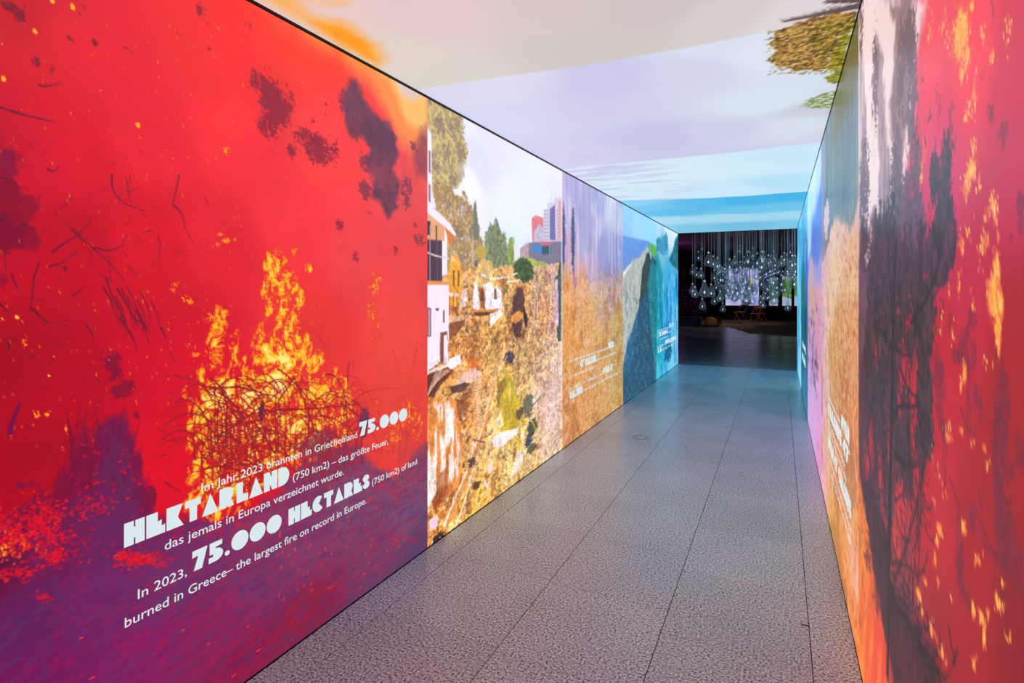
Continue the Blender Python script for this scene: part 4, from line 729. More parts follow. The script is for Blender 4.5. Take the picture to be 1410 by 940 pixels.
def print_sky():
    """the ceiling: skies of the five pictures, tree tops reaching in from the right"""
    xs = list(np.linspace(-A, -.95, 34, endpoint=False)) + list(np.linspace(-.95, B, 150))
    ys = list(np.linspace(-3.8, 1.6, 30, endpoint=False)) + list(np.linspace(1.6, 4.3, 230, endpoint=False)) + list(np.linspace(4.3, YE, 190))
    k = Cloth(xs, ys, CE, 83); n = k.n; r = k.r
    def seamY(pts):                                        # print seams bow a little across the corridor
        q = sorted(CE(*p) for p in pts); return np.interp(k.U, [a for a, _ in q], [b for _, b in q])
    s1 = seamY([(590,121),(660,110),(707,103.7),(837,84.9),(962,62.6),(1060,42.4),(1120,30),(1180,16.5)])
    s2 = seamY([(775,230.5),(800,229),(850,225.5),(917,219),(1000,211),(1130,195.7)])
    s3 = seamY([(859.6,275.6),(919,274.6),(959,273.3),(1030,269.5),(1108,263.6)])
    Z = np.ones(k.U.shape)
    k.wash([(420,10,(228,202,200)),(600,20,(224,200,200)),(560,80,(220,208,202)),(620,105,(212,208,200)),(760,20,(212,198,194)),(900,10,(204,194,192)),(800,70,(204,198,192)),(1000,20,(210,204,200)),(1100,20,(220,212,214))])
    # orange smoke at the left
    k.poly([(330,-30),(400,-20),(470,-5),(462,6),(430,8),(410,4),(400,12),(420,22),(450,30),(480,34),(500,45),(520,60),(528,80),(522,92),(500,78),(440,40),(380,8)],(250,168,60),.10,.05,5,alpha=.95)
    k.poly([(430,30),(470,40),(505,60),(520,84),(500,78),(450,48)],(248,150,30),.05,.02,8,alpha=.8); k.poly([(370,0),(402,3),(400,16),(384,8)],(248,150,40),.05,.02,8,alpha=.7)
    m1 = sm(-.012,.012,k.V-s1)
    k.wash([(620,130,(214,214,238)),(700,160,(210,210,236)),(780,210,(206,204,232)),(700,110,(216,216,238)),(830,110,(204,202,232)),(820,150,(206,204,234)),(900,190,(196,196,228)),(950,100,(208,210,234)),(1000,180,(204,206,232)),(1060,140,(214,224,238)),(1100,170,(212,220,234)),(1130,150,(196,204,214)),(1060,70,(218,226,240)),(990,60,(214,222,240))], m1)
    k.toward(m1*sm(.5,.72,n.fbm(k.U*1.2+3,k.V*1.5,4))*.25,(194,190,228))
    m2 = sm(-.012,.012,k.V-s2)
    k.wash([(800,236,(216,222,240)),(870,240,(214,232,244)),(950,240,(210,234,246)),(1050,230,(206,232,246)),(1100,220,(196,226,242)),(880,268,(206,228,242)),(1000,262,(200,230,246)),(1080,250,(180,222,242))], m2)
    m23 = m2*(1-sm(-.01,.01,k.V-s3)); q = n.fbm(k.U*1.6+2,k.V*9,4,.6); k.toward(m23*sm(.48,.62,q)*sm(-.55,-1.3,k.U)*.6,(184,186,222))
    m3 = sm(-.012,.012,k.V-s3)
    k.wash([(870,280,(140,204,236)),(900,285,(116,194,232)),(960,280,(92,186,230)),(1030,276,(74,180,230)),(1100,270,(70,178,228)),(930,292,(96,186,228)),(1040,288,(110,194,232)),(1090,284,(110,192,228)),(920,303,(170,214,234)),(1000,300,(164,214,236)),(1080,296,(160,212,234)),(940,314,(128,198,228)),(1020,311,(116,190,224)),(1090,309,(124,196,226))], m3)
    # tree tops and the feathery branch at the right edge
    def tr(pts,c,c2,a=1.,w_=.03): k.poly(pts,c,.008,w_,26,alpha=a,tex=(46,60,.14,c2))
    tr([(1183,14),(1150,18),(1110,27),(1090,33),(1084,37),(1064,42),(1060,58),(1066,72),(1056,84),(1075,92),(1100,97),(1150,96),(1160,92),(1164,60),(1172,40)],(112,74,30),(206,156,84))
    tr([(1183,20),(1150,26),(1120,36),(1110,60),(1130,92),(1162,90),(1172,50)],(74,62,24),(168,136,40),.8)
    tr([(1176,30),(1160,45),(1145,58),(1150,80),(1140,96),(1150,100),(1132,108),(1146,116),(1162,112),(1170,70)],(92,96,20),(170,164,38),.9)
    k.poly([(1162,110),(1150,124),(1128,130),(1112,138),(1104,146),(1122,150),(1142,149),(1150,140),(1158,126)],(112,126,56),.006,.03,30,alpha=.85,tex=(60,60,.12,(196,214,180)))
    sl, m = k.polymask(k.P([(1183,0),(1060,20),(1048,90),(1100,156),(1165,118)]),.05)
    sub = k.img[sl]; base = k.img[sl].copy(); k.img[sl] = base
    for i in range(1100):
        x = r.uniform(1058,1176); y = r.uniform(24,102)
        u, v = CE(x,y); 
        if x > 1180-(y-14)*.29: continue
        if y < 16.5+(1180-x)*.215: continue
        L = r.uniform(.008,.02); a = r.uniform(0,6.3); k.stroke([(u,v),(u+L*math.cos(a),v+L*math.sin(a))],r.choice([(226,172,84),(140,100,40),(60,44,20),(196,176,60),(120,124,30),(240,206,150),(84,74,20)]),.009,.004,.75,True)
    for i in range(24):
        t = i/23; x = 1082+t*100; y = 29-t*21; k.stroke([(x,y),(x+8,y-1)],(96,76,80),.03*(.4+t),.03*(.4+t),.8)
        for j in range(8): k.stroke([(x+r.uniform(-2,2),y),(x-r.uniform(2,10),y+r.uniform(-8,7)*(.4+.6*t))],(110,90,92),.005,.002,.7)
    for i in range(10):
        t = i/9; x = 1140+t*44; y = 2-t*1; k.stroke([(x,y),(x+6,y)],(96,70,70),.03,.03,.7)
    return k
# ------------------------------------------------------------------ the setting
dark_metal = principled('black_aluminium', (24,22,26), .45, .6)
hall_wall_m = principled('hall_wall_paint', (16,18,26), .8, noise=(3, .2))
hall_ceil_m = principled('hall_ceiling_paint', (150,112,120), .85, noise=(5, .2))
joint_m = principled('floor_joint', (66,60,58), .85)
granite_m = granite(); shaded_granite_m = granite('shaded_hall_granite', .10, .5)  # hall copy of the granite darkened, the hall's gloom put into its colour
cloth_m = print_material('printed_fabric', .08, .5, grain=.03, scale=500., white=.008)
cloth_r = print_material('printed_fabric_satin', .05, .34, grain=.03, scale=500., white=.004, spec=.20)
sky_m = print_material('printed_ceiling_fabric', .04, .6, white=.0, spec=.3)
letter_m = principled('white_print', (60,64,66), .5, emit=(214,230,234), es=GLOW); letter_m.cycles.emission_sampling = 'NONE'

HX0, HX1, HY1, HZ = -9.0, 6.0, 30.0, 3.25
def structure(name, mb, mat): return tag(mb.build(name, mat), kind='structure')
floor = structure('floor', MB().box(HX0-.1, HX1+.1, -3.9, HY1+.1, -.12, -.006), joint_m)
ceil_root = empty('ceiling', (0, 0, 0), kind='structure')
k = print_sky()
k.build('printed_fabric', sky_m, lambda u, v: (u, v, np.full(u.shape, HC)), ceil_root, flip=True)
MB().box(-A-.25, B+.25, -3.9, YE, HC+.02, HC+.14).build('lightbox_housing', dark_metal, ceil_root)
structure('wall_left', MB().box(-A-.25, -A-.13, -3.9, YE, 0, HC), hall_wall_m)
structure('wall_right', MB().box(B+.13, B+.25, -3.9, YE, 0, HC), hall_wall_m)
structure('trim_1', MB().box(-A-.004, -A+.004, -3.8, YE, HC-.012, HC-.001), dark_metal)
structure('trim_2', MB().box(B-.003, B+.004, -3.8, YE, HC-.010, HC-.001), dark_metal)
structure('wall_hall_near_left', MB().box(HX0, -A-.25, YE-.15, YE, 0, HZ), hall_wall_m)
structure('wall_hall_near_right', MB().box(B+.25, HX1, YE-.15, YE, 0, HZ), hall_wall_m)
structure('wall_hall_near_top', MB().box(-A-.25, B+.25, YE-.15, YE-.01, HC+.14, HZ), hall_wall_m)
structure('wall_hall_far', MB().box(HX0, HX1, HY1, HY1+.1, 0, HZ), hall_wall_m)
structure('wall_hall_left', MB().box(HX0-.1, HX0, YE-.15, HY1+.1, 0, HZ), hall_wall_m)
structure('wall_hall_right', MB().box(HX1, HX1+.1, YE-.15, HY1+.1, 0, HZ), hall_wall_m)
structure('ceiling_hall', MB().box(HX0-.1, HX1+.1, YE-.15, HY1+.1, HZ, HZ+.1), hall_ceil_m)
# granite tiles: four lengthwise courses and cut strips, joints staggered course by course
TW, TL, G = .595, .57, .0016
x_lines = [-A, -1.537, -.980, -.437, .100, B]
x_lines = [-A, -1.566, -1.004, -.443, .109, B]
phases = [1.30, 1.975, 1.95, 2.35, 2.35]
cache = {}
def tile_mesh(wx, ly):
    key = (round(wx, 4), round(ly, 4))
    if key not in cache:
        c = .0006; h = .006
        v = [(0,0,-h),(wx,0,-h),(wx,ly,-h),(0,ly,-h),(0,0,-c),(wx,0,-c),(wx,ly,-c),(0,ly,-c),(c,c,0),(wx-c,c,0),(wx-c,ly-c,0),(c,ly-c,0)]
        f = [(0,1,5,4),(1,2,6,5),(2,3,7,6),(3,0,4,7),(4,5,9,8),(5,6,10,9),(6,7,11,10),(7,4,8,11),(8,9,10,11)]
        me = bpy.data.meshes.new('tile'); me.from_pydata(v, [], f); me.update(); me.materials.append(granite_m); cache[key] = me
    return cache[key]
for i in range(5):
    x0, x1 = x_lines[i]+G, x_lines[i+1]-G
    y = phases[i]-TL*10
    while y < YE:
        a, b = max(y+.0007, -3.85), min(y+TL-.0007, YE)
        if b-a > .03: mesh_obj('tile', tile_mesh(x1-x0, b-a), None, floor, (x0, a, 0))
        y += TL
MB().box(HX0, HX1, YE+G, HY1, -.006, 0).build('hall_floor_shaded', shaded_granite_m, floor)

# ------------------------------------------------------------------ lettering of the panels
DISPLAY = {}
def arc(cx, cy, rx, ry, a0, a1, n=14): return [(cx+rx*math.cos(math.radians(a0+(a1-a0)*i/n)), cy+ry*math.sin(math.radians(a0+(a1-a0)*i/n))) for i in range(n+1)]
DISPLAY['H'] = (.78, [(0,0),(.36,0),(.36,.28),(.42,.28),(.42,0),(.78,0),(.78,1),(.42,1),(.42,.74),(.36,.74),(.36,1),(0,1)])
DISPLAY['E'] = (.76, [(0,0),(.76,0),(.76,.38),(.62,.34),(.62,.62),(.46,.58),(.46,1),(0,1)])
DISPLAY['K'] = (.74, [(0,0),(.74,0),(.48,.46),(.70,1),(0,1)])
DISPLAY['T'] = (.72, [(.2,0),(.54,0),(.54,.66),(.72,.7),(.72,1),(0,1),(0,.68),(.2,.68)])
DISPLAY['A'] = (.78, [(0,0),(.78,0),(.39,1)])
DISPLAY['R'] = (.74, [(0,0),(.34,0),(.38,.12),(.42,0),(.74,0),(.6,.36)]+arc(.36,.68,.36,.32,-30,90)+[(0,1)])
DISPLAY['L'] = (.62, [(0,0),(.62,0),(.62,.36),(.33,.36),(.33,1),(0,1)])
DISPLAY['N'] = (.82, [(0,0),(.36,0),(.36,.36),(.5,0),(.82,0),(.82,1),(.48,1),(.46,.66),(.34,1),(0,1)])
DISPLAY['D'] = (.70, [(0,0)]+arc(.25,.5,.45,.5,-90,90)+[(0,1)])
DISPLAY['0'] = (.86, arc(.43,.5,.43,.5,0,360,28)[:-1])
DISPLAY['O'] = DISPLAY['0']
DISPLAY['7'] = (.66, [(.06,0),(.42,0),(.66,1),(0,1),(0,.66),(.26,.70)])
DISPLAY['5'] = (.66, [(0,0)]+arc(.28,.33,.38,.33,-80,80)+[(.28,.72),(.62,.76),(.62,1),(.04,1),(.04,.42),(.2,.40),(.2,.28),(0,.28)])
DISPLAY['.'] = (.28, arc(.14,.13,.12,.13,0,360,14)[:-1])
DISPLAY['C'] = (.80, [(.46,.50)]+arc(.43,.5,.43,.5,50,318,22))
DISPLAY['S'] = (.62, arc(.30,.28,.32,.28,-150,60,10)+[(.40,.56),(.60,.68)]+arc(.30,.74,.30,.26,10,230,10)[1:]+[(.2,.42),(.02,.30)])
DISPLAY['I'] = (.34, [(0,0),(.34,0),(.34,1),(0,1)])
DISPLAY['U'] = (.76, [(0,1)]+[(0,.36)]+arc(.38,.36,.38,.36,180,360,12)+[(.76,1),(.41,1),(.41,.42),(.35,.42),(.35,1)])
DISPLAY['V'] = (.76, [(0,1),(.30,0),(.46,0),(.76,1),(.42,1),(.38,.60),(.34,1)])
DISPLAY['B'] = (.68, [(0,0)]+arc(.34,.27,.34,.27,-90,60,8)+arc(.32,.76,.32,.24,-60,90,8)+[(0,1)])
DISPLAY['4'] = (.72, [(.36,0),(.66,0),(.66,.2),(.72,.2),(.72,.48),(.66,.48),(.66,1),(.40,1),(0,.44),(0,.2),(.36,.2)])
DISPLAY['1'] = (.40, [(.1,0),(.4,0),(.4,1),(.14,1),(0,.7),(.1,.7)])
DISPLAY['M'] = (.92, [(0,0),(.34,0),(.34,.5),(.44,.2),(.52,.2),(.6,.5),(.6,0),(.92,0),(.92,1),(.58,1),(.47,.62),(.34,1),(0,1)])
DISPLAY['G'] = DISPLAY['C']
DISPLAY['°'] = (.26, arc(.13,.86,.12,.13,0,360,12)[:-1])
def display_run(text, gap=.06):
    x = 0; out = []
    for ch in text:
        if ch == ' ': x += .30; continue
        if ch == '_': x += .09; continue
        w_, p = DISPLAY[ch]; out.append([(x+a, b) for a, b in p]); x += w_+gap
    return out, x-gap
def plain_run(text):
    cu = bpy.data.curves.new('text', 'FONT'); cu.body = text; cu.size = 1.; cu.resolution_u = 3; cu.fill_mode = 'FRONT'; cu.offset = .004
    o = bpy.data.objects.new('text', cu); COL.objects.link(o); bpy.context.view_layer.update()
    me = bpy.data.meshes.new_from_object(o); vs = [tuple(v.co) for v in me.vertices]; fs = [tuple(p.vertices) for p in me.polygons]
    bpy.data.objects.remove(o); bpy.data.curves.remove(cu); bpy.data.meshes.remove(me)
    return vs, fs
CAP = None
OBJS = []
class Placed(list):
    @property
    def location(s): return None
    @location.setter
    def location(s, v):
        for o in s: o.location = v
def text_line(runs, x_at, parent, name='small_lettering', singly=False):
    """runs: (text, is_display, y_start, y_end, baseline z, cap height); x_at: the plane it is printed on"""
    global CAP
    if CAP is None:
        vs, _ = plain_run('H'); CAP = max(v[1] for v in vs)
    V = []; Fc = []; out = Placed()
    for text, disp, ya, yb, z, h in runs:
        if disp:
            ps, wd = display_run(text); sx = (yb-ya)/wd
            for p in ps:
                q3 = [(x_at, ya+q[0]*sx, z+q[1]*h) for q in p]
                if singly:
                    me = bpy.data.meshes.new('letter'); me.from_pydata(q3, [], [tuple(range(len(q3)))]); me.update(); out.append(mesh_obj('letter', me, letter_m, parent))
                else: b = len(V); V += q3; Fc.append(tuple(range(b, b+len(p))))
        else:
            vs, fs = plain_run(text); xs = [v[0] for v in vs]; x0, x1 = min(xs), max(xs); sx = (yb-ya)/(x1-x0); b = len(V)
            V += [(x_at, ya+(v[0]-x0)*sx, z+v[1]/CAP*h) for v in vs]; Fc += [tuple(b+i for i in f) for f in fs]
    if V:
        me = bpy.data.meshes.new(name); me.from_pydata(V, [], Fc); me.update(); o = mesh_obj(name, me, letter_m, parent); o['kind'] = 'stuff'; out.append(o)
    return out
def YL(px): return LW(px, 500)[0]
def YR(px): return RW(px, 500)[0]

# ------------------------------------------------------------------ the light panels
def light_panel(side, y0, y1, cloth, label):
    sx = -1 if side == 'l' else 1; x = -A if side == 'l' else B
    t = empty('lightbox', (x, (y0+y1)/2, 0), label=label, cat='lightbox', group='backlit printed lightboxes along the corridor')
    off = Vector((x, (y0+y1)/2, 0))
    f = MB().box(min(x+sx*.004, x+sx*.12), max(x+sx*.004, x+sx*.12), y0+.001, y1-.001, 0, HC-.012)
    o = f.build('frame', dark_metal, t); o.location = -off
    o = cloth.build('printed_fabric', cloth_m if side == 'l' else cloth_r, lambda u, v: (np.full(u.shape, x), u, v), t, flip=(side == 'l')); o.location = -off
    # flip chosen so that the cloth faces the corridor
    return t, off
T1, off = light_panel('l', -3.8, 2.57, print_fire_left(), 'long red wildfire lightbox picture nearest on the left wall, with big white lettering')
xl = -A+.0012
lines = [
    [('Im Jahr 2023 brannten in Griechenland', 0, YL(277), YL(491.5), .7385, .0285), ('75.000', 1, YL(494.5), YL(560.5), .739, .064)],
    [('HEKTAR_LAND', 1, YL(170.5), YL(398), .6545, .070), ('(750 km2) – das größte Feuer,', 0, YL(403), YL(534), .655, .0285)],
    [('das jemals in Europa verzeichnet wurde.', 0, YL(226.5), YL(473), .597, .0285)],
    [('In 2023,', 0, YL(189.5), YL(257), .486, .0285), ('75.000', 1, YL(264.5), YL(387.5), .488, .066), ('HECTARES', 1, YL(397), YL(508.5), .488, .064), ('(750 km2) of land', 0, YL(512), YL(574), .489, .0285)],
    [('burned in Greece– the largest fire on record in Europe.', 0, YL(171.5), YL(504), .420, .0285)]]
for ln in lines: text_line(ln, xl, T1, singly=True).location = -off
T2, off2 = light_panel('l', 2.57, 4.68, print_landslide(), 'lightbox picture of a muddy landslide between white houses, left wall')
T3, off3 = light_panel('l', 4.68, 6.80, print_dry_grass(), 'lightbox picture of dry orange grass under lilac haze, left wall')
def small_block(T, off, x, Y, words):
    (a1, a2, b1, c1, d1, d2, e1, e2) = words
    for ln in ([(a1,0,Y[0],Y[1],.742,.03),(a2,1,Y[1]+.03,Y[2],.742,.072)], [(b1,1,Y[3],Y[4],.655,.075),(a1,0,Y[4]+.04,Y[5],.66,.03)], [(c1,0,Y[6],Y[7],.597,.03)],
               [(d1,0,Y[0],Y[8],.487,.03),(d2,1,Y[8]+.03,Y[9],.487,.072)], [(e1,1,Y[0],Y[10],.405,.072),(e2,0,Y[10]+.04,Y[11],.412,.03)]):
        text_line(ln, x, T).location = -off
small_block(T3, off3, xl, [YL(p) for p in (784.5,836.5,845,798.5,821,847,790.5,818.5,829,844,802,851)],
            ('im Jahr brannten in Griechenland', 'ÜBER'.replace('Ü','U'), '47° CELSIUS', 'das jemals in Europa', 'In 2023, in Greece– on', 'OVER 47°', 'CELSIUS', 'the largest on record in Europe.'))
T4, off4 = light_panel('l', 6.80, 8.85, print_cliff(), 'lightbox picture of a dark sea cliff above blue water, left wall')
T5, off5 = light_panel('l', 8.85, YE, print_waterfall(), 'turquoise lightbox picture at the far end of the left wall')
small_block(T5, off5, xl, [YL(p) for p in (905.5,920.5,927.5,907,920,923.5,909,920,915.5,930.5,911,928)],
            ('in Europa verzeichnet', '11.7', '75.000 L', 'das in Europa', 'In 2023, in', 'MILLION', '1.5', 'the largest on record'))
R1, roff1 = light_panel('r', -3.8, 2.49, print_fire_right(), 'red wildfire lightbox picture with dark pine trees, nearest on the right wall')
R2, roff2 = light_panel('r', 2.49, 4.60, print_straw(), 'golden straw lightbox picture with steep white lettering, right wall')
xr = B-.0012
def right_block(T, off, Y0, Y1, words):
    W_ = Y1-Y0                                             # reads from the far end towards the near one
    for ln in words:
        rs = [(t, d, Y1-W_*a, Y1-W_*b, z, h) for t, d, a, b, z, h in ln]
        text_line(rs, xr, T, singly=(T is R2)).location = -off
right_block(R2, roff2, 2.72, 3.95, [[('In Griechenland und Italien', 0, .05, .62, .742, .03), ('OVER', 1, .66, .95, .742, .072)], [('CELSIUS 47°', 1, 0, .96, .645, .078)], [('das in Europa verzeichnet wurde', 0, .0, .8, .592, .03)],
    [('In 2023 in Greece and in Italy', 0, 0, .85, .545, .03)], [('OVER 47° CELSIUS', 1, 0, 1., .445, .08)], [('the largest on record in Europe', 0, .1, 1., .39, .03)], [('and in the whole of the year', 0, .2, 1., .335, .03)]])
R3, roff3 = light_panel('r', 4.60, 6.80, print_mud(), 'lilac lightbox picture of cracked ground, right wall')
R4, roff4 = light_panel('r', 6.80, 8.85, print_dark_sea(), 'dark teal lightbox picture with white lettering, right wall')
right_block(R4, roff4, 7.1, 8.5, [[('75.000 L', 1, .1, .9, .66, .075)], [('MILLION', 1, .0, .8, .487, .075)], [('das in Europa', 0, .1, .8, .57, .03)]])
R5, roff5 = light_panel('r', 8.85, YE, print_ice(), 'pale cyan lightbox picture at the far end of the right wall')
# the caption card low on the landslide panel
card = principled('card', (226,206,226), .5, emit=(226,204,226), es=.9); card.cycles.emission_sampling = 'NONE'
card_ink = principled('card_ink', (214,170,196), .5, emit=(222,176,196), es=.8); card_ink.cycles.emission_sampling = 'NONE'
P = [LW(*p) for p in ((591.6,731),(602.4,720.5),(601,706),(590,716))]
cy = P[0][0]; cz = P[0][1]
c_root = empty('caption_card', (-A, cy, cz), label='small pale caption card low at the edge of the landslide picture', cat='caption')
y0, y1 = cy, LW(602,713)[0]; z0 = LW(591.3,731)[1]; z1 = LW(590.6,716)[1]
MB().box(-.001, .0025, 0, y1-y0, 0, z1-z0).build('card', card, c_root)
mb = MB()
for i in range(5): mb.box(.0025, .0028, .012, (y1-y0)*(.85 if i % 2 else .9), (z1-z0)*(.16+.16*i), (z1-z0)*(.20+.16*i))
mb.build('caption_text', card_ink, c_root)
# floor fittings
ring_m = principled('worn_steel', (86,86,84), .4, .7)
fp = FL(882, 602)
rg = MB(); rg.lathe([(.070,0),(.070,.0015),(.0735,.0015),(.0735,0)], 32); o = rg.build('floor_socket_ring', ring_m, None, (fp.x, fp.y, .0002)); tag(o, 'thin round metal ring let into the floor tiles near the left wall', 'floor socket')
fp = FL(1109, 861); tw = MB()
pts = [(-.016,.003),(-.006,-.001),(.005,-.0015),(.017,-.004)]
for a, b in zip(pts, pts[1:]): tw.tube((a[0],a[1],.0022),(b[0],b[1],.0022),.0018,.0014,6)
o = tw.build('twig', principled('dark_bark', (44,30,26), .8), None, (fp.x, fp.y, 0)); tag(o, 'small dark twig lying on the floor tiles near the right wall', 'twig')
# ------------------------------------------------------------------ the dark hall at the end
def glass_mat(name, tint, rim=.75):
    """thin blown glass: clear when faced, bright at the rim"""
    m = bpy.data.materials.new(name); m.use_nodes = True; nt = m.node_tree; nt.nodes.clear()
    out = nt.nodes.new('ShaderNodeOutputMaterial'); mx = nt.nodes.new('ShaderNodeMixShader'); tr = nt.nodes.new('ShaderNodeBsdfTransparent'); gl = nt.nodes.new('ShaderNodeBsdfGlossy')
    lw = nt.nodes.new('ShaderNodeLayerWeight'); lw.inputs['Blend'].default_value = .42
    ra = nt.nodes.new('ShaderNodeMapRange'); ra.inputs['To Min'].default_value = .10; ra.inputs['To Max'].default_value = rim
    nt.links.new(lw.outputs['Facing'], ra.inputs['Value']); nt.links.new(ra.outputs[0], mx.inputs[0])
    tr.inputs[0].default_value = tint; gl.inputs[0].default_value = (.9,.95,1,1); gl.inputs['Roughness'].default_value = .06
    df = nt.nodes.new('ShaderNodeBsdfDiffuse'); df.inputs[0].default_value = (.70,.82,.92,1); m2 = nt.nodes.new('ShaderNodeMixShader'); m2.inputs[0].default_value = .45  # pale diffuse share paints rim reflections that the dark hall lacks
    nt.links.new(gl.outputs[0], m2.inputs[1]); nt.links.new(df.outputs[0], m2.inputs[2])
    nt.links.new(tr.outputs[0], mx.inputs[1]); nt.links.new(m2.outputs[0], mx.inputs[2]); nt.links.new(mx.outputs[0], out.inputs[0]); return m
glass = glass_mat('blown_glass', (.90,.95,.98,1))
cord_m = principled('cord', (150,168,186), .4, .2); cap_m = principled('nickel_cap_glint', (210,220,226), .25, .8, emit=(150,180,200), es=.25)  # the cap's highlight is put in as a weak glow
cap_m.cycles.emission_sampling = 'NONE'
lamp_m = principled('pendant_lamp', (220,235,245), .4, emit=(205,232,245), es=.95); lamp_m.cycles.emission_sampling = 'NONE'
def drop_profile(n=12):
    pr = []
    for i in range(n+1):
        t = i/n; z = -.5+t; r_ = .34*math.sin(math.pi*min(t/.62, 1)*.5)**.75 if t < .36 else None
        if t <= .30: r_ = .335*math.sqrt(max(0, 1-((.30-t)/.30)**2))
        else: q = (t-.30)/.70; r_ = .335*(1-q)**1.15*(1+.35*q)+.055*q
        pr.append((max(r_, .002), z))
    return pr
TAKEN = []
def drop_mesh(h):                                          # origin at the neck, hanging down
    mb = MB(); mb.lathe([(r_*h, (z-.5)*h) for r_, z in drop_profile()], 14); me = bpy.data.meshes.new('glass_drop'); me.from_pydata(mb.v, [], mb.f); me.update()
    for p in me.polygons: p.use_smooth = True
    me.materials.append(glass); return me
def mesh_of(mb, name, mat, smooth=True):
    me = bpy.data.meshes.new(name); me.from_pydata(mb.v, [], mb.f); me.update(); me.materials.append(mat)
    if smooth:
        for p in me.polygons: p.use_smooth = True
    return me
H0 = .30
drop_me = drop_mesh(H0)
cap_me = mesh_of(MB().lathe([(.002,.035),(.020,.032),(.026,.0),(.022,-.012),(.002,-.014)], 10), 'cap', cap_m)
lamp_me = mesh_of(MB().lathe([(.002,-.165),(.008,-.172),(.014,-.188),(.015,-.204),(.011,-.218),(.002,-.224)], 8), 'lamp', lamp_m)
def pendant(px, bottom, d, s=1., label=None, group=None, zrot=0):
    bot = AT(px, bottom, d); neck = bot.z+H0*s
    t = empty('glass_pendant', (bot.x, bot.y, neck), zrot, label=label, cat='pendant lamp', group=group)
    o = bpy.data.objects.new('glass', drop_me); link(o, t); o.scale = (s, s, s)
    o = bpy.data.objects.new('cap', cap_me); link(o, t); o.scale = (s, s, s)
    o = bpy.data.objects.new('lamp', lamp_me); link(o, t); o.scale = (s, s, s)
    L = HZ-neck; me = mesh_of(MB().tube((0,0,.03*s),(0,0,L-.001),.0045,n=6), 'cord', cord_m); o = bpy.data.objects.new('cord', me); link(o, t)
    return t
LAB = 'glass drop pendant, '
named = [
 (961.6,359.8,17.5,1.,'topmost of the ones hanging alone at the left'), (953.5,378.9,16.5,.95,'leftmost of a row of three at mid height on the left'),
 (959.2,382.7,16.5,.95,'middle of a row of three at mid height on the left'), (965.2,384,16,.95,'rightmost of a row of three at mid height on the left'),
 (953.6,406,15.5,1.,'half hidden behind another at the lower left'), (957,410.5,14.5,.95,'low at the far left, in front of its twin'),
 (970.2,410,15.,1.45,'largest one, elongated, left of the cluster'), (967,427,14.5,.95,'lowest one on the left, above the wicker dome'),
 (979.3,410,14.8,1.15,'round-bellied, just right of the largest one'), (983.8,420,15,.97,'low beside the round-bellied one, left of the screen'),
 (991.5,415.7,15,.95,'at the left border of the bright screen'), (995.3,430,15,.82,'lowest of all, at the lower left corner of the screen'),
 (1050.7,424.8,15.,.84,'low, in front of the second dark post'), (1084.7,428.4,15,.84,'low, before the green screen at the right'),
 (1066,419.4,14.5,1.15,'wide one before the narrow screen between two posts'), (1026.3,418.5,15,1.,'low, above the seat of the tall wooden chair'),
 (1036,419.4,15.5,.9,'low, at the lower right part of the big screen'), (1013,414,15,1.,'low, at the lower left part of the big screen'),
 (1018.6,349.7,18,.9,'highest one, under the ceiling spotlights'), (1036.6,357,16.5,1.05,'high, right of the ceiling spotlights'),
 (1052,362,16.5,1.05,'high, above the right part of the cluster'), (1058,368,15.8,1.1,'high, just below a pair of pendants at the right'),
 (1065.5,359,17,.95,'high, right one of a close pair'), (1088,352,17.5,1.05,'highest one at the far right'), (1029,363,16,.8,'high, over the right part of the big screen'),
 (966.9,345.5,20,.8,'small and far, highest one at the left'), (975.5,367,16,1.3,'tall one at the upper left of the cluster'), (982,369,16,1.1,'wide one at the upper left of the cluster'),
 (983.6,388,16,1.1,'left fringe of the cluster at mid height'), (989.6,395,15,1.1,'left fringe of the cluster, beside the screen edge')]
for i, (px, b_, d, s_, l) in enumerate(named):             # where two would touch, the second hangs a little further back
    while any(math.hypot(AT(px, b_, d).x-q.x, AT(px, b_, d).y-q.y) < .125*(s_*d/named[i][2]+t)+.02 for q, t in TAKEN): d += .12
    s_ = s_*d/named[i][2]; TAKEN.append((AT(px, b_, d), s_)); pendant(px, b_, d, s_, LAB+l)
rp = random.Random(5); done = [(p[0], p[1]) for p in named]; spots = list(TAKEN); cnt = 0; tries = 0
while cnt < 112 and tries < 60000:
    tries += 1; u = rp.random(); px = 985+u*111; lo = 402+10*math.sin(u*3.1)+rp.uniform(-4,6); hi = 368-8*u
    b_ = rp.uniform(hi, lo+5)
    if any(abs(px-a)*1.1+abs(b_-c) < 3.4 for a, c in done): continue
    d = rp.uniform(12.4, 18.5); s_ = rp.uniform(.72,1.12); p = AT(px, b_, d)
    if any(math.hypot(p.x-q.x, p.y-q.y) < .115*(s_+t)+.01 for q, t in spots): continue
    done.append((px, b_)); spots.append((p, s_)); side = 'left' if px < 1010 else 'middle' if px < 1046 else 'right' if px < 1074 else 'far right'; lev = 'upper' if b_ < 385 else 'lower'
    pendant(px, b_, d, s_, 'glass drop pendant in the %s %s part of the crowded cluster' % (lev, side), 'glass pendants in the %s %s part of the cluster' % (lev, side)); cnt += 1

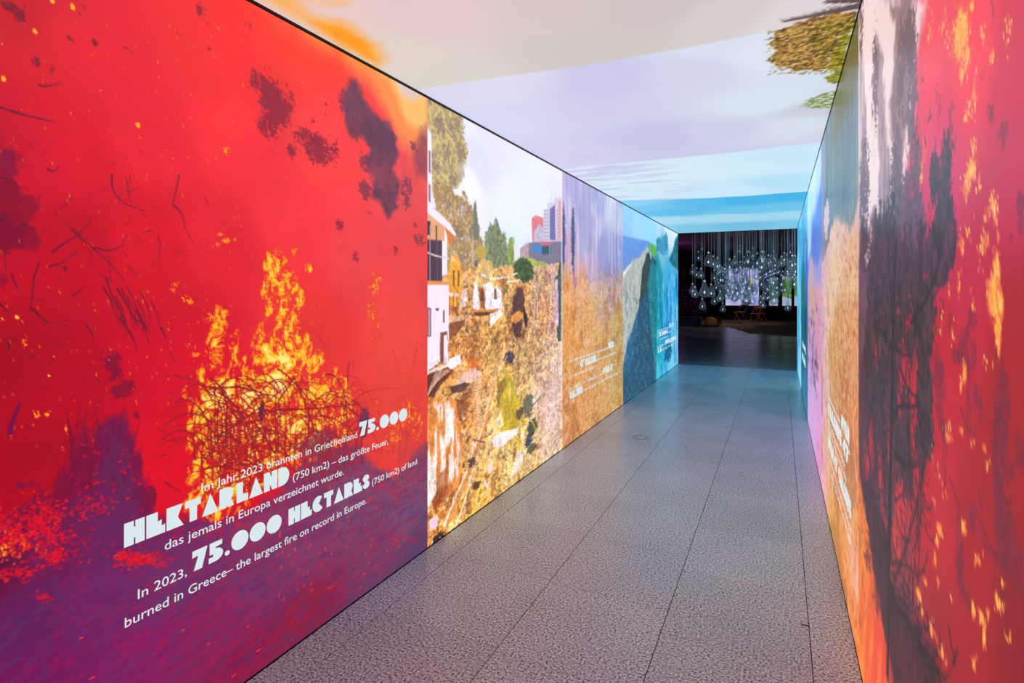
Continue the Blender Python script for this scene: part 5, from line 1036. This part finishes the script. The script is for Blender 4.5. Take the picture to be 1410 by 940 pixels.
# far furniture and screens
posts = principled('black_steel', (14,14,18), .5, .4)
def screen_cloth(P, Q, fn, name, label, seed, nx, nz):
    """a lit screen between the points P (lower left) and Q (upper right), facing the corridor"""
    t = empty(name, ((P.x+Q.x)/2, P.y, P.z), label=label, cat='screen')
    k = Cloth(np.linspace(P.x, Q.x, nx), np.linspace(P.z, Q.z, nz), lambda u, v: (u, v), seed); fn(k, P.x, Q.x, P.z, Q.z)
    o = k.build('screen_image', screen_m, lambda u, v: (u, np.full(u.shape, P.y), v), t, flip=False); off = Vector(t.location); o.location = -off
    o = MB().box(P.x-.03, Q.x+.03, P.y+.004, P.y+.08, P.z-.03, Q.z+.03).build('frame', posts, t); o.location = -off
    return t
DS = 26.
screen_base = [AT(1020, 421.3, DS).z, AT(1070, 421., DS).z]
screen_m = print_material('lit_screen', .05, .3, white=.0); screen_m.node_tree.nodes['Principled BSDF'].inputs['Emission Strength'].default_value = .85
def scr(px0, px1, y0, y1, d):
    # every screen stands in one plane parallel to the far wall
    e = Vector((0, 0, EYE)); Y0 = AT(1020, 400, DS).y
    P = AT(px0, y1, d); Q = AT(px1, y0, d); return e+(P-e)*(Y0/P.y), e+(Q-e)*(Y0/Q.y)
def pic_big(k, x0, x1, z0, z1):
    k.img[:] = (182,186,236); n = k.n
    k.toward(sm(.45,.7,n.fbm(k.U*1.6,k.V*1.6,4)), (206,210,246)); k.toward(sm(.55,.7,n.fbm(k.U*3+9,k.V*5,4))*.4,(120,126,200))
    k.blotch((x0+x1)/2+(x1-x0)*.25,z0+(z1-z0)*.66,.10,.12,(230,214,60),.8,6,.9); k.blotch((x0+x1)/2+(x1-x0)*.25,z0+(z1-z0)*.45,.07,.1,(204,130,40),.7,6,.8)
def pic_green(k, x0, x1, z0, z1):
    k.img[:] = (170,184,216); n = k.n; h = z0+(z1-z0)*.3; k.toward(sm(-.05,.05,k.V-h+.3*(n.fbm(k.U*1.5,k.V,3)-.5)+.05), (96,140,66)); k.toward(sm(-.1,.1,k.V-(z0+(z1-z0)*.86)), (190,200,226))
    k.toward(sm(.5,.7,n.fbm(k.U*6,k.V*6,4))*.4,(70,104,50))
for a in ((998,1046.5,369,420.5,pic_big,'big pale violet lit screen behind the hanging glass cluster',101,90,60),
          (1058,1072.5,382,420.5,pic_green,'narrow lit screen with green hill between two black posts',102,40,50),
          (1076,1091,380,420,pic_green,'lit screen with green hill right of the middle post',103,40,50),
          (1092.5,1104,380,420,pic_green,'lit screen with green hill partly cut off by the corridor',104,40,50)):
    P_, Q_ = scr(a[0], a[1], a[2], a[3], DS); P_.z = screen_base[0 if a[0] < 1000 else 1]+.03; Q_.x -= .035; P_.x += .035; screen_cloth(P_, Q_, a[4], 'projection_screen', a[5], a[6], a[7], a[8])
# slanted lit strips
strip_m = principled('lit_strip', (150,150,220), .4, emit=(150,150,226), es=.9)
for (p0, p1, l) in (((1052,378.5),(1068,370.5),'upper of two slanted violet light strips right of the screen'),((1053,382),(1070,374.5),'lower of two slanted violet light strips right of the screen')):
    a, b_ = AT(*p0, 24 if p0[1] < 380 else 23.), AT(*p1, 24 if p0[1] < 380 else 23.); m = MB().tube((0,0,0), b_-a, .035, n=8); t = empty('light_strip', a, label=l, cat='lamp'); m.build('tube', strip_m, t)
    MB().tube((0,0,.02),(0,0,HZ-a.z),.004,n=5).build('hanger', posts, t); q = b_-a; MB().tube((q.x,q.y,q.z+.02),(q.x,q.y,HZ-a.z),.004,n=5).build('hanger', posts, t)
for px, w_, l in ((1046.8,.10,'black post at the right border of the big screen'),(1055.5,.10,'black post just left of the narrow screen'),(1073.5,.12,'black post right of the narrow screen'),(1091.4,.08,'black post at the right between two green screens')):
    p = AT(px, 398, 24.8); m = MB(); m.box(-w_/2, w_/2, -.05, .05, 0, HZ-.014); t = empty('post', (p.x, p.y, .0125), label=l, cat='post'); m.build('shaft', posts, t); MB().box(-.12,.12,-.12,.12,0,.02).build('base_plate', posts, t)
# dark counter fronts under the screens
counter_m = principled('dark_counter', (20,20,30), .6)
for a, b_, y, l in ((996,1046.4,425,'low dark counter under the big screen'),(1047.8,1112,425,'low dark counter under the green screens')):
    p = AT(a, 420.6 if a < 1000 else 420.3, 25.75); q = AT(b_, 421, 25.75); Y0 = AT(1020, 400, DS).y-.12; p.x *= Y0/p.y; q.x *= Y0/q.y; p.y = Y0; q = Vector((q.x, p.y, 0)); t = empty('counter', (p.x, p.y, .0125), label=l, cat='counter')
    h = screen_base[0 if a < 1000 else 1]-.0135; MB().box(0, q.x-p.x, 0, .75, 0, h-.04).build('body', counter_m, t); MB().box(-.02, q.x-p.x+.02, -.02, .77, h-.04, h).build('top', posts, t)
# carpet with its stepped edge
rug_m = principled('sand_carpet', (112,92,66), .95, noise=(9, .25))
edge = [FL(*p) for p in ((930,446),(950,447),(980,448.5),(1005,450.5),(1008,452),(1014,452.5),(1016,454.5),(1022,455),(1024,457),(1029,457.5),(1031,459.5),(1046,460),(1060,461.5),(1078,462.5),(1100,463.5),(1130,465))]
far = [Vector((HX1-.4, HY1-.3, 0)), Vector((HX0+.3, HY1-.3, 0)), Vector((HX0+.3, edge[0].y+.4, 0))]
pts = [(p.x, p.y, .012) for p in edge]+[(HX1-.4, edge[-1].y, .012)]+[(p.x, p.y, .012) for p in far]
mb = MB(); n_ = len(pts); mb.v = pts+[(x, y, 0) for x, y, z in pts]; mb.f = [tuple(range(n_))]+[(i, i+n_, (i+1) % n_+n_, (i+1) % n_) for i in range(n_)]
o = mb.build('carpet', rug_m); tag(o, 'wide sand-brown carpet with a stepped edge in the dark hall', 'carpet')
# planting on the left
soil_m = principled('dark_box', (44,30,66), .7); leaf_m = principled('violet_lit_leaf', (60,42,60), .7); bloom_m = principled('magenta_bloom', (190,60,170), .6, noise=(20, .3)); red_bloom_m = principled('red_bloom', (200,50,90), .6)
rl = random.Random(9)
def bush(px, y, d, w_, h_, nb, label, bloom, foot):
    base = AT(px, foot, d); t = empty('flowering_bush', (base.x, base.y, .0125), label=label, cat='bush')
    lf = MB(); bl = MB(); st = MB()
    for i in range(9):
        a = rl.uniform(0,6.3); st.tube((0,0,0),(0,0,.3),.03,.02,5); st.tube((0,0,.3),(w_*.35*math.cos(a),w_*.35*math.sin(a),h_*rl.uniform(.6,.95)),.012,.004,5)
    for i in range(520):
        a = rl.uniform(0,6.3); q = rl.random()**.5; z = .34+(h_-.34)*rl.random(); r0 = w_*.5*q*math.sin(math.pi*min(1,max(.12,(z-.2)/(h_-.1))))
        c = Vector((r0*math.cos(a), r0*math.sin(a), z)); u = Vector((rl.gauss(0,1),rl.gauss(0,1),rl.gauss(0,1))).normalized(); v = u.orthogonal().normalized(); L = rl.uniform(.05,.10)
        (bl if rl.random() < nb else lf).poly([c, c+u*L*.5+v*L*.3, c+u*L, c+u*L*.5-v*L*.3])
    lf.build('foliage', leaf_m, t); bl.build('blossoms', bloom, t); st.build('stems', leaf_m, t); return t
bush(940, 0, 25.6, 1.2, 2.3, .10, 'tall dark bush with red blossoms at the far left of the hall', red_bloom_m, 437)
bush(948, 0, 24.0, 1.1, 1.5, .22, 'dark bush with magenta blossoms, second from the left', bloom_m, 437)
bush(961, 0, 23.2, .8, 1.15, .22, 'low dark bush with magenta blossoms beside the wicker dome', bloom_m, 437)
pl = AT(944, 437, 21.9); t = empty('planter', (pl.x, pl.y, .012), label='long low violet planter box under the magenta bushes', cat='planter')
MB().box(-.62,.62,-.55,.0,0,.34).build('box', soil_m, t)
for i in range(15): MB().box(-.61+i*.082,-.55+i*.082,-.565,-.551,.01,.33).build('slat', soil_m, t)
# wicker dome
wk = principled('wicker', (196,120,66), .7, noise=(60, .4)); cush = principled('dark_cushion', (50,30,26), .9)
p = AT(978.5, 437.5, 21.2); t = empty('wicker_dome', (p.x, p.y, .012), label='domed orange wicker basket chair on the carpet', cat='basket chair')
s_ = .19
mb = MB(); mb.lathe([(.20,.06),(.22,.14),(.215,.22),(.18,.29),(.12,.335),(.05,.352),(.002,.355)], 20); mb.build('hood', wk, t, smooth=True)
mb = MB()
for i in range(6): z = .09+i*.038; r_ = .224*math.sqrt(max(.1,1-((z-.12)/.24)**2)); mb.lathe([(r_,z-.006),(r_+.008,z),(r_,z+.006)], 20)
mb.build('weave_rings', wk, t); MB().lathe([(.30,.0),(.31,.04),(.27,.06),(.002,.065)], 20).build('seat_cushion', cush, t)
# potted plant
tc = principled('terracotta', (150,78,50), .8); gr = principled('dim_green', (60,84,50), .7)
p = AT(990.5, 437.5, 22.0); t = empty('potted_plant', (p.x, p.y, .012), label='small green plant in a terracotta pot right of the wicker dome', cat='potted plant')
MB().lathe([(.002,0),(.07,0),(.095,.14),(.105,.14),(.105,.17),(.09,.17),(.085,.15),(.002,.15)], 14).build('pot', tc, t)
mb = MB()
for i in range(60):
    a = rl.uniform(0,6.3); r0 = rl.uniform(0,.12); c = Vector((r0*math.cos(a)*.5,r0*math.sin(a)*.5,.15)); u = Vector((r0*math.cos(a),r0*math.sin(a),rl.uniform(.06,.2))); v = u.orthogonal().normalized()*.018
    mb.poly([c-v*.4,c+u*.6-v,c+u,c+u*.6+v])
mb.build('foliage', gr, t)
# folding chairs
wood = principled('oiled_wood', (206,116,62), .5, noise=(25, .15))
def folding_chair(p, rz, label, s=1.):
    t = empty('folding_chair', (p.x, p.y, .021), rz, label=label, cat='chair')
    def part(n, m): o = m.build(n, wood, t); o.scale = (s,s,s)
    for x in (-.20,.20):
        part('leg', MB().tube((x,.22,.006),(x,-.26,.88),.014,n=6)); part('leg', MB().tube((x*.86,-.22,.006),(x*.86,.17,.46),.014,n=6))
    for i in range(5): part('seat_slat', MB().box(-.19,.19,-.16+i*.072,-.10+i*.072,.44,.455))
    for z in (.74,.83): part('back_rail', MB().box(-.2,.2,-.30+(.88-z)*.5,-.285+(.88-z)*.5,z-.03,z+.03))
    part('stretcher', MB().tube((-.2,.14,.14),(.2,.14,.14),.009,n=6)); return t
folding_chair(AT(1020, 441, 23.2), .9, 'tall folding wooden chair in front of the big screen')
folding_chair(AT(1040, 441, 23.6), 2.6, 'folding wooden chair beside the left post, dimly lit', .8)
folding_chair(AT(1048, 441, 24.0), -2.2, 'folding wooden chair standing behind the left post', .8)
# ceiling spots
spot_b = principled('spot_glow', (255,220,170), .4, emit=(255,226,176), es=6.0)
def spot(px, py, d, label, aim, power, color=(1,.82,.58), size=1.1):
    p = AT(px, py, d); t = empty('ceiling_spotlight', (p.x, p.y, HZ), label=label, cat='spotlight')
    MB().tube((0,0,0),(0,0,-.12),.012,n=6).build('stem', posts, t); MB().tube((0,0,-.10),(0,.0,-.24),.045,.06,10,False).build('housing', posts, t)
    MB().lathe([(.002,-.225),(.05,-.225)],10).build('lens', spot_b, t)
    L = bpy.data.lights.new('spot', 'SPOT'); L.energy = power; L.color = color; L.spot_size = size; L.shadow_soft_size = .05; L.spot_blend = .5
    o = bpy.data.objects.new('spot', L); link(o, t); o.location = (0,0,-.25); dv = Vector(aim)-Vector((p.x,p.y,HZ-.25)); o.rotation_euler = dv.to_track_quat('-Z','Y').to_euler()
spot(1027,332,22.0,'warm lit ceiling spotlight, left one of a pair under the hall ceiling',(AT(1020,441,23.2)),60)
spot(1031.5,332,22.4,'warm lit ceiling spotlight, right one of a pair under the hall ceiling',(AT(978,437,21.5)),70)
def lamp(name, loc, power, color, size):
    L = bpy.data.lights.new(name, 'POINT'); L.energy = power; L.color = color; L.shadow_soft_size = size; o = bpy.data.objects.new(name, L); link(o); o.location = loc
p = AT(948, 400, 21.2); lamp('violet_grow_lamp', (p.x-.9, p.y+1.2, 2.5), 10, (.75,.2,1.), .4)
p = AT(1010, 400, 19.); lamp('hall_fill', (p.x, p.y, 2.7), 2.5, (.9,.7,.8), .3)  # added fill without a fixture, lifts the hall and its ceiling
def beam(name, loc, aim, power, color, size):
    L = bpy.data.lights.new(name, 'SPOT'); L.energy = power; L.color = color; L.spot_size = size; L.spot_blend = .6; L.shadow_soft_size = .08
    o = bpy.data.objects.new(name, L); link(o); o.location = loc; o.rotation_euler = (Vector(aim)-Vector(loc)).to_track_quat('-Z', 'Y').to_euler()
c_ = AT(1035, 385, 15.5)  # added beams without fixtures, to brighten the glass cluster from the front
beam('cluster_fill_left', (-3.6, YE+.5, 2.6), (c_.x, c_.y, 1.9), 420, (.75,.9,1.), .6)
beam('cluster_fill_right', (2.6, YE+.5, 2.6), (c_.x, c_.y, 1.9), 420, (.75,.9,1.), .62)
